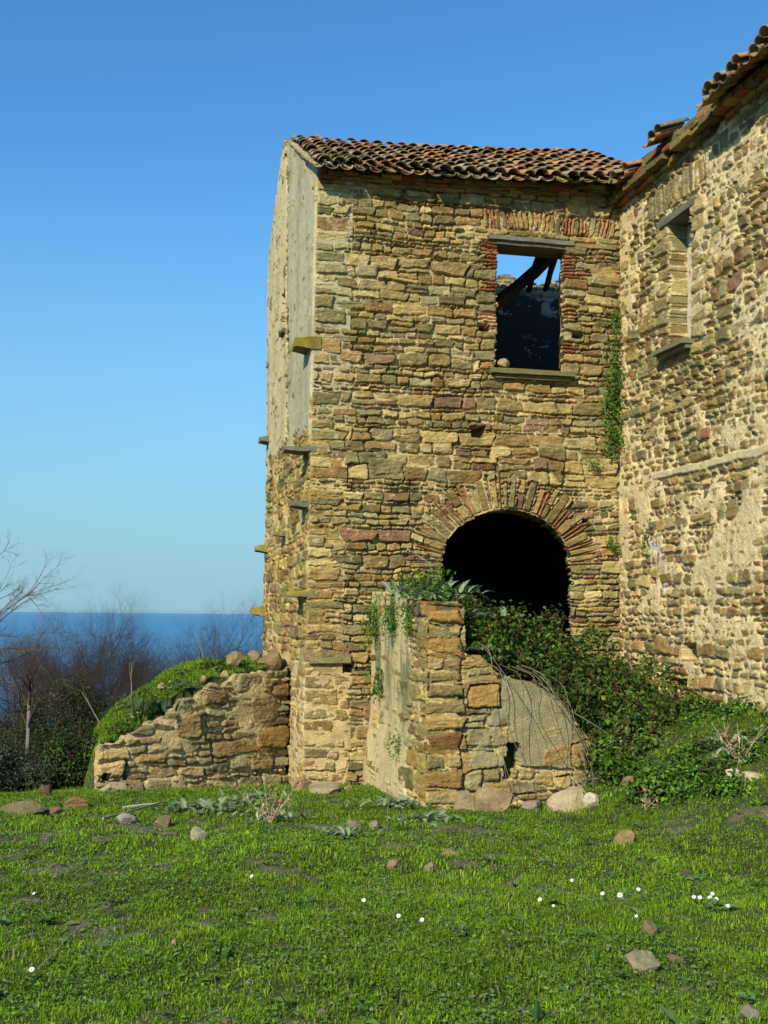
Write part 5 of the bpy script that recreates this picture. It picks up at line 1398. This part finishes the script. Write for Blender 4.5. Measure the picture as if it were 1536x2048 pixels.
bush(-90, 17.5, 1.5, 2.0, 3500, G_EV, 'evergreen bush beyond the left edge of the meadow', 742)
bush(185, 19.2, 1.2, 2.3, 8000, G_EV, 'dark bush hard behind the mound’s left shoulder', 743)
bush(60, 20.5, 2.0, 3.2, 9000, G_EV, 'tall evergreen bush farther down the slope', 744)
bush(330, 19.0, 0.9, 1.0, 2600, [(0.05, 0.065, 0.02), (0.08, 0.07, 0.03), (0.035, 0.05, 0.015)], 'leafy bramble on the crest of the mound', 745, 0.05, 'bramble_bush', zoff=0.0)
bush(405, 19.2, 0.7, 0.9, 1600, [(0.06, 0.06, 0.025), (0.08, 0.07, 0.03), (0.035, 0.05, 0.015)], 'reddish-green shrub on the mound between the bramble and the house', 746, 0.05, 'bramble_bush', zoff=0.0)
G_LOW = [(0.030, 0.050, 0.015), (0.045, 0.065, 0.02), (0.022, 0.032, 0.012), (0.07, 0.075, 0.04), (0.05, 0.06, 0.03)]
bush(140, 15.9, 0.9, 1.15, 9000, G_LOW, 'low bramble beside the free end of the ruined wall', 747, 0.05, 'bramble_bush', zoff=0.12, width=0.6)
bush(72, 15.3, 0.9, 0.85, 6500, G_LOW + [(0.11, 0.10, 0.07)], 'grey tangled bramble at the left brow of the meadow', 748, 0.045, 'bramble_bush', zoff=0.1, width=0.5)
bush(5, 14.9, 0.8, 0.7, 5000, G_LOW + [(0.16, 0.15, 0.11)], 'pale dry bramble at the very left edge of the brow', 749, 0.045, 'bramble_bush', zoff=0.1, width=0.5)
bush(160, 15.1, 0.5, 0.80, 4600, G_LOW + G_FRESH[:2], 'leafy bramble pressed against the free end of the ruined wall', 750, 0.045, 'bramble_bush', zoff=0.12, width=0.6)
# dead stalks on the mound
for k, (px, dep, h, dx, lab) in enumerate(((268, 16.3, 0.52, -0.02, 'pale dead stalk standing on the mound’s left shoulder'), (415, 17.2, 0.50, -0.16, 'leaning dry stalk on the mound’s crest'), (210, 15.9, 0.55, -0.25, 'thin slanting twig on the left slope of the mound'))):
    p = at_ground(px, dep); mb = MB(); r = np.random.default_rng(760 + k)
    branch(mb, p - np.array((0, 0, 0.03)), (dx / h, 0, 1), h, 0.0065, 1, r, (0.32, 0.28, 0.20), 0.3, 0.0, kids=(1, 2), wob=0.05)
    o = mb.build('dead_stalk', M_BARK, None); o.name = 'dead_stalk'; tag(o, lab, 'stalk', 'dry stalks and sticks')
# sticks in the meadow
def stick(p0, p1, rad, label, col=(0.36, 0.31, 0.20)):
    mb = MB(); p0, p1 = np.asarray(p0), np.asarray(p1); t = np.linspace(0, 1, 7)[:, None]; r = np.random.default_rng(int(abs(p0[0] * 997)))
    pts = p0 * (1 - t) + p1 * t + r.normal(size=(7, 3)) * 0.004
    mb.tube(pts, np.linspace(rad, rad * 0.6, 7), 5, col); o = mb.build('stick', M_BARK, None); o.name = 'stick'
    return tag(o, label, 'stick', 'dry stalks and sticks')
g0, g1 = ground_at(76, 1950), ground_at(228, 1812)
stick(g0 + (0, 0, 0.03), g1 + (0, 0, 0.07), 0.004, 'long straight dry stem lying across the near left grass', (0.30, 0.27, 0.14))
g0 = ground_at(775, 1660); stick(g0, g0 + np.array((0.0, 0.02, 0.36)), 0.006, 'thin upright stick in the grass left of the pier', (0.18, 0.15, 0.11))
g0, g1 = ground_at(205, 1648), ground_at(340, 1612); stick(g0 + (0, 0, 0.05), g1 + (0, 0, 0.06), 0.013, 'grey stick lying below the free end of the low wall', (0.32, 0.28, 0.2))
g0, g1 = ground_at(245, 1620), ground_at(330, 1616); stick(g0 + (0, 0, 0.03), g1 + (0, 0, 0.05), 0.016, 'short grey branch beside the grey lying stick', (0.34, 0.3, 0.22))
g0, g1 = ground_at(1176, 1600), ground_at(1140, 1590); stick(g0 + (0, 0, 0.04), g1 + (0, 0, 0.22), 0.007, 'straw-coloured cane leaning behind the pale pointed rock', (0.45, 0.33, 0.15))
# dry weeds with seed heads
def dry_weed(p, label, seed, n=9, h=0.32):
    mb = MB(); r = np.random.default_rng(seed); p = np.asarray(p)
    for k in range(n):
        d = np.array((r.normal() * 0.5, r.normal() * 0.4, 1.0)); L = h * r.uniform(0.5, 1.1); e = p + d * L
        mb.tube([p, p + d * L * 0.5 + r.normal(size=3) * 0.01, e], [0.005, 0.004, 0.003], 4, np.array((0.42, 0.33, 0.18)) * r.uniform(0.6, 1.1))
        if r.random() < 0.55:
            mb.tube([e, e + np.array((0, 0, 0.012)), e + np.array((0, 0, 0.03)), e + np.array((0, 0, 0.042))], [0.006, 0.022, 0.020, 0.005], 7, (0.30, 0.17, 0.08))
        q = p + d * L * r.uniform(0.2, 0.8, (4, 1)); leaves(mb, q, r.normal(size=(4, 3)), 0.09 * r.uniform(0.6, 1.2, 4), np.array([(0.42, 0.33, 0.18)] * 4) * r.uniform(0.5, 1.1, (4, 1)), 0.25, 0.3, r, 0.6)
    o = mb.build('dry_weed', M_BARK, None); o.name = 'dry_weed'; return tag(o, label, 'dry weed', 'dry weeds with seed heads')
dry_weed(ground_at(540, 1648), 'dry brown weed with round heads in the left meadow thistles', 770, 12, 0.34)
dry_weed(ground_at(1480, 1530), 'dry weed with drooping heads on the right slope beneath the wing', 771, 9, 0.42)
dry_weed(ground_at(1290, 1620), 'few straw stems by the green clump at right', 772, 4, 0.22)

# nettles and broad-leaved weeds on the right bank
cl_ = []
r = np.random.default_rng(780)
for (px, py, s) in ((1300, 1600, 0.2), (1345, 1590, 0.24), (1395, 1585, 0.22), (1430, 1560, 0.2), (1350, 1560, 0.2), (1470, 1590, 0.18), (1250, 1560, 0.2), (1210, 1540, 0.18)):
    g = ground_at(px, py); cl_.append((g + (0, 0.1, s * 0.25), (s * 1.2, s * 1.0, s * 0.7)))
leafy('green_weeds', 'clump of bright green leafy weeds below the bramble on the right', 'weeds', cl_, 4200, 0.05, G_FRESH + [(0.035, 0.08, 0.014)], 781, 0.75)
cl_ = []
for k in range(34):
    u, t = r.uniform(2.9, 4.4), r.uniform(2.6, 5.4); p = us(u, t, 0); z = float(terrain(p[0], p[1])); s = r.uniform(0.10, 0.18); cl_.append(((p[0], p[1], z + s * 0.2), (s * 1.2, s * 1.2, s * 0.8)))
leafy('bank_weeds', 'green weeds along the foot of the wing wall at right', 'weeds', cl_, 9500, 0.048, G_FRESH + G_BRAM[:4], 782, 0.65)

cl_ = []; r = np.random.default_rng(790)
for k in range(22):
    q_, rr_2 = r.uniform(0.02, 0.92), r.uniform(0.02, 0.9); x_, y_ = RA + R_E * q_ * R_L - R_M * rr_2; s_ = r.uniform(0.06, 0.13)
    cl_.append(((x_, y_, float(terrain(x_, y_)) + s_ * 0.25), (s_ * 1.3, s_ * 1.1, s_ * 0.8)))
leafy('mound_weeds', 'scattered leafy weeds on the grassy mound and along the top of the low ruined wall', 'weeds', cl_, 3000, 0.05, G_FRESH + [(0.10, 0.12, 0.04), (0.05, 0.07, 0.02)], 791, 0.6)

# ------------------------------------------------------------------ grass
def grass_batch(n, seed, xlo, xhi, ylo, yhi, hmin, hmax, wid, pw=1.0, ok=None, bare=0.8):
    r = np.random.default_rng(seed)
    y = ylo + (yhi - ylo) * r.random(n) ** pw; k = r.random(n)
    lo = xlo(y) if callable(xlo) else xlo; hi = xhi(y) if callable(xhi) else xhi
    x = lo + (hi - lo) * k
    # tufting: many blades gather about shared, randomly placed roots
    nt_ = max(n // 26, 1); sel = r.integers(nt_, size=n); tuft = r.random(n) < 0.7
    x = np.where(tuft, x[sel] + r.normal(size=n) * 0.028, x); y = np.where(tuft, y[sel] + r.normal(size=n) * 0.028, y)
    tv = np.where(tuft, r.normal(size=nt_)[sel], 0.0)
    m = r.random(n) > bare_mask(x, y) * bare
    if ok is not None: m &= ok(x, y)
    x, y, tv = x[m], y[m], tv[m]; n = len(x)
    z = terrain(x, y)
    tall = 0.6 + 0.55 * sstep(-0.4, 0.6, fbm(x * 2.2, y * 2.2, 81, 3)) + 0.26 * np.clip(tv, -1.2, 2.4)
    h = r.uniform(hmin, hmax, n) * tall * (1 - 0.5 * bare_mask(x, y))
    th = r.uniform(0, 2 * math.pi, n); ln = r.uniform(0.15, 1.1, n)
    d = np.stack([np.cos(th), np.sin(th), np.zeros(n)], 1); sd = np.stack([-np.sin(th), np.cos(th), np.zeros(n)], 1)
    P = np.stack([x, y, z - 0.004], 1); w = (wid * r.uniform(0.6, 1.4, n))[:, None]; H = h[:, None]; up = np.array((0, 0, 1.0))
    L = ln[:, None]
    b1 = P - sd * w; b2 = P + sd * w; mp_ = P + d * H * L * 0.35 + up * H * 0.6
    m1 = mp_ - sd * w * 0.8; m2 = mp_ + sd * w * 0.8; tp = P + d * H * L + up * H * (1.0 - 0.35 * L)
    V = np.stack([b1, b2, m2, m1, tp], 1).reshape(-1, 3); o = np.arange(n)[:, None] * 5
    patch = fbm(x * 0.9, y * 0.9, 85, 3) * 0.8 + 0.9 * fbm(x * 3.7, y * 3.7, 93, 3)
    pal = np.array([(0.185, 0.35, 0.008), (0.14, 0.29, 0.008), (0.24, 0.40, 0.010), (0.075, 0.16, 0.008), (0.31, 0.40, 0.025)])
    c = pal[r.integers(5, size=n)] * np.array((0.88, 0.90, 1.5)) * (1.12 + 0.35 * patch + 0.16 * tv)[:, None] * r.uniform(0.75, 1.25, (n, 1))
    dry = r.random(n) < 0.05 + 0.25 * bare_mask(x, y) + 0.08 * sstep(0.1, 0.6, fbm(x * 2.7, y * 2.7, 87, 2)); c[dry] = np.array((0.34, 0.29, 0.14)) * r.uniform(0.6, 1.1, (dry.sum(), 1))
    C = np.repeat(c, 5, axis=0)
    return V, o + np.array([[0, 1, 2, 3]]), o + np.array([[3, 2, 4]]), C
hw = lambda y: 0.345 * y + 0.8
free = lambda x, y: ~((lambda u, s: ((u > -0.05) & (s > -0.02) & (s < 5.2) & (u < 9)) | ((u > PW0 - 0.02) & (u < PW0 + 2.0) & (s > -2.85) & (s < -2.4)) | ((u > TOW_W - 0.05) & (s > -8) & (s < 1)))(*toUS(x, y)))
mb = MB()
mb.add(*grass_batch(300000, 801, lambda y: -hw(y), hw, 3.6, 8.2, 0.014, 0.045, 0.0022, 1.15, free))
mb.add(*grass_batch(230000, 802, lambda y: -hw(y), hw, 8.0, 15.4, 0.020, 0.058, 0.0036, 1.0, lambda x, y: free(x, y) & ((x - RA[0]) * R_M[0] + (y - RA[1]) * R_M[1] > 0.05) | (x < RE[0] - 0.1) & free(x, y)))
# grass on the mound
def on_mound(x, y):
    rr = -((x - RA[0]) * R_M[0] + (y - RA[1]) * R_M[1]); q = ((x - RA[0]) * R_E[0] + (y - RA[1]) * R_E[1]) / R_L
    return (rr > -0.10) & (rr < 3.0) & (q < 1.25) & (q > -0.6) & free(x, y)
mb.add(*grass_batch(150000, 803, -4.8, 0.3, 14.2, 19.5, 0.025, 0.085, 0.0042, 1.0, on_mound, 0.85))
# straw-dry stems among the turf
r = np.random.default_rng(806); n = 2600
y = 3.8 + 10.5 * r.random(n) ** 1.4; x = (r.random(n) * 2 - 1) * hw(y); m = (fbm(x * 1.6, y * 1.6, 89, 3) > r.uniform(-0.2, 0.6, n)) & free(x, y); x, y = x[m], y[m]
for a_, b_ in zip(x, y):
    p = np.array((a_, b_, float(terrain(a_, b_)))); th_ = r.uniform(0, 6.28); L_ = r.uniform(0.03, 0.12); d_ = np.array((math.cos(th_), math.sin(th_), r.uniform(0.1, 1.1)))
    sd_ = np.array((-math.sin(th_), math.cos(th_), 0)) * 0.0016; e_ = p + d_ * L_ * 0.6; f_ = e_ + d_ * np.array((1, 1, 0.2)) * L_ * 0.5
    mb.add([p - sd_, p + sd_, e_ + sd_, e_ - sd_, f_], [(0, 1, 2, 3)], [(3, 2, 4)], np.array((0.42, 0.36, 0.20)) * r.uniform(0.5, 1.2))
tag(mb.build('grass', M_GRASS, None), 'short bright green turf with bare earth patches', kind='stuff')
# clover and small broad leaves in the turf
lm = MB(); r = np.random.default_rng(820); n = 120000
y = 3.6 + 11 * r.random(n) ** 1.3; x = (r.random(n) * 2 - 1) * hw(y)
m = (fbm(x * 1.7, y * 1.7, 88, 3) > r.uniform(-0.4, 0.5, n)) & free(x, y) & (r.random(n) > bare_mask(x, y) * 0.7); x, y = x[m], y[m]; n = len(x)
P = np.stack([x, y, terrain(x, y) + r.uniform(0.004, 0.03, n)], 1); N = r.normal(size=(n, 3)) * 0.45 + np.array((0, 0, 1.0))
leaves(lm, P, N, r.uniform(0.012, 0.030, n), palette(r, n, [(0.10, 0.21, 0.014), (0.14, 0.26, 0.02), (0.07, 0.14, 0.014), (0.15, 0.21, 0.09)], 0.3), 0.8, 0.3, r)
# a few larger dock-like leaves
n = 420; y = 3.8 + 8 * r.random(n); x = (r.random(n) * 2 - 1) * hw(y); P = np.stack([x, y, terrain(x, y) + 0.012], 1)
leaves(lm, P, r.normal(size=(n, 3)) * 0.5 + np.array((0, 0, 0.9)), r.uniform(0.05, 0.11, n), palette(r, n, [(0.08, 0.17, 0.03), (0.06, 0.13, 0.03), (0.12, 0.19, 0.07)], 0.25), 0.42, 0.3, r)
# low weed rosettes
for _ in range(170):
    y_ = 3.9 + 10.5 * r.random() ** 1.2; x_ = (r.random() * 2 - 1) * float(hw(y_)); R0 = r.uniform(0.03, 0.085)
    if not free(np.array(x_), np.array(y_)): continue
    k_ = int(r.integers(9, 20)); a_ = r.uniform(0, 6.28, k_); d_ = np.stack([np.cos(a_), np.sin(a_), r.uniform(0.1, 0.7, k_)], 1) * (R0 * r.uniform(0.15, 0.6, k_))[:, None]
    Pn = np.array((x_, y_, float(terrain(x_, y_)) + 0.012)) + d_
    leaves(lm, Pn, np.stack([-np.cos(a_) * 0.4, -np.sin(a_) * 0.4, np.ones(k_)], 1) + r.normal(size=(k_, 3)) * 0.3, R0 * r.uniform(0.5, 1.0, k_), palette(r, k_, [[(0.07, 0.15, 0.03), (0.10, 0.19, 0.06), (0.16, 0.22, 0.10), (0.09, 0.17, 0.02)][int(r.integers(4))]], 0.2), r.uniform(0.4, 0.8), 0.3, r)
tag(lm.build('clover', M_LEAF, None), 'clover and small broad leaves in the turf', kind='stuff')
# crumbs of bare earth
em = MB(); r = np.random.default_rng(825); n = 5500
y = 3.7 + 11 * r.random(n) ** 1.3; x = (r.random(n) * 2 - 1) * hw(y); m = (r.random(n) < bare_mask(x, y) * 0.9 + 0.02) & free(x, y); x, y = x[m], y[m]
V0, F0 = [], None
import itertools
ico = [(0, 0, 1), (0.89, 0, 0.45), (0.28, 0.85, 0.45), (-0.72, 0.53, 0.45), (-0.72, -0.53, 0.45), (0.28, -0.85, 0.45), (0.72, 0.53, -0.45), (-0.28, 0.85, -0.45), (-0.89, 0, -0.45), (-0.28, -0.85, -0.45), (0.72, -0.53, -0.45), (0, 0, -1)]
icf = [(0, 1, 2), (0, 2, 3), (0, 3, 4), (0, 4, 5), (0, 5, 1), (1, 6, 2), (2, 7, 3), (3, 8, 4), (4, 9, 5), (5, 10, 1), (6, 7, 2), (7, 8, 3), (8, 9, 4), (9, 10, 5), (10, 6, 1), (11, 7, 6), (11, 8, 7), (11, 9, 8), (11, 10, 9), (11, 6, 10)]
n = len(x); s = r.gamma(2.0, 0.004, n) + 0.004
V = np.array(ico)[None] * (1 + r.uniform(-0.35, 0.35, (n, 12, 1))) * (s[:, None] * np.array((1, 1, 0.6)))[:, None] + np.stack([x, y, terrain(x, y) + s * 0.2], 1)[:, None]
c = np.array((0.19, 0.15, 0.095)) * r.uniform(0.55, 1.3, (n, 1))
em.add(V.reshape(-1, 3), None, (np.arange(n)[:, None, None] * 12 + np.array(icf)[None]).reshape(-1, 3), np.repeat(c, 12, axis=0))
tag(em.build('earth_crumbs', M_SOIL, None), 'crumbs of dry earth on the worn patches', kind='stuff')

# ------------------------------------------------------------------ daisies
m_pet = mat_attr('daisy_petal', rough=0.6, amt=0, amt2=0, bump=0, trans=0.15)
def daisy(px, py, label, seed, size=0.017):
    r = np.random.default_rng(seed); g = ground_at(px, py); h = r.uniform(0.045, 0.065); c = g + np.array((0, 0, h))
    mb = MB(); nrm = np.array((r.normal() * 0.2 - 0.25, -0.75, 0.75)); nrm /= np.linalg.norm(nrm)
    a = np.cross(nrm, (0, 0, 1.0)); a /= np.linalg.norm(a); b = np.cross(nrm, a)
    for k in range(18):
        th = k * 2 * math.pi / 18; d = math.cos(th) * a + math.sin(th) * b; sd = -math.sin(th) * a + math.cos(th) * b; L = size * r.uniform(0.85, 1.1)
        mb.add([c + d * size * 0.2, c + d * L * 0.7 + sd * size * 0.17 + nrm * size * 0.1, c + d * L + nrm * size * 0.14, c + d * L * 0.7 - sd * size * 0.17 + nrm * size * 0.1], [(0, 1, 2, 3)], None, (0.82, 0.81, 0.78))
    ring = [c + nrm * size * 0.12 + (math.cos(t_) * a + math.sin(t_) * b) * size * 0.3 for t_ in np.linspace(0, 2 * math.pi, 9)[:-1]]
    mb.add(ring + [c + nrm * size * 0.3], None, [(k, (k + 1) % 8, 8) for k in range(8)], (0.70, 0.48, 0.03))
    mb.tube([g, g + np.array((0.002, 0, h * 0.5)), c], [0.0012, 0.0011, 0.001], 4, (0.10, 0.17, 0.03))
    o = mb.build('daisy', m_pet, None); o.name = 'daisy'
    return tag(o, label, 'daisy', 'daisies in the grass')
DAISIES = [
    (503, 1767, 'lone daisy in the left half of the meadow, farthest from the camera'), (727, 1822, 'lone daisy near the middle of the meadow'),
    (62, 1965, 'daisy by the lower end of the long dry stem'), (797, 1853, 'left one of a pair of daisies just right of the middle'), (844, 1863, 'right one of a pair of daisies just right of the middle'),
    (1144, 1781, 'daisy standing farthest back of those on the right'), (1080, 1816, 'daisy beside a broad leaf, left of the loose row of three'), (1107, 1829, 'small daisy in front of the one by the broad leaf'),
    (1205, 1808, 'leftmost daisy of the loose row of three'), (1240, 1806, 'largest daisy, in the middle of the loose row of three'), (1277, 1799, 'rightmost daisy of the loose row of three'),
    (1273, 1855, 'daisy just above the dull brown clod'), (1388, 1814, 'left daisy of the touching pair at right'), (1400, 1815, 'right daisy of the touching pair at right'),
    (1425, 1804, 'upper daisy of the tight cluster at far right'), (1420, 1816, 'lower left daisy of the tight cluster at far right'), (1433, 1815, 'lower right daisy of the tight cluster at far right'),
    (1456, 1831, 'daisy nearest the right edge, below the tight cluster'), (67, 1805, 'daisy in the left meadow beyond the long dry stem')]
for k, (px, py, lab) in enumerate(DAISIES):
    daisy(px, py, lab, 850 + k, 0.020 if k == 9 else (0.011 if k in (7, 11, 18) else 0.0145))

# ------------------------------------------------------------------ overhead cables against the sea
for k, (ya, yb, lab) in enumerate(((1284, 1222, 'upper of two thin pale cables crossing the sea'), (1300, 1232, 'lower of two thin pale cables crossing the sea'))):
    p0, p1 = at(20, ya + 10, 60), at(500 + 60 * k, yb - 2, 110); t = np.linspace(0, 1, 24)[:, None]
    pts = p0 * (1 - t) + p1 * t; pts[:, 2] -= 1.2 * (t * (1 - t) * 4)[:, 0]
    pts = np.concatenate([pts, [p1 + (p1 - p0) * 0.6]])
    mb = MB(); mb.tube(pts, 0.016, 4, (0.80, 0.86, 0.80)); o = mb.build('overhead_cable', M_BARK, None); o.name = 'overhead_cable'
    tag(o, lab, 'cable', 'overhead cables')
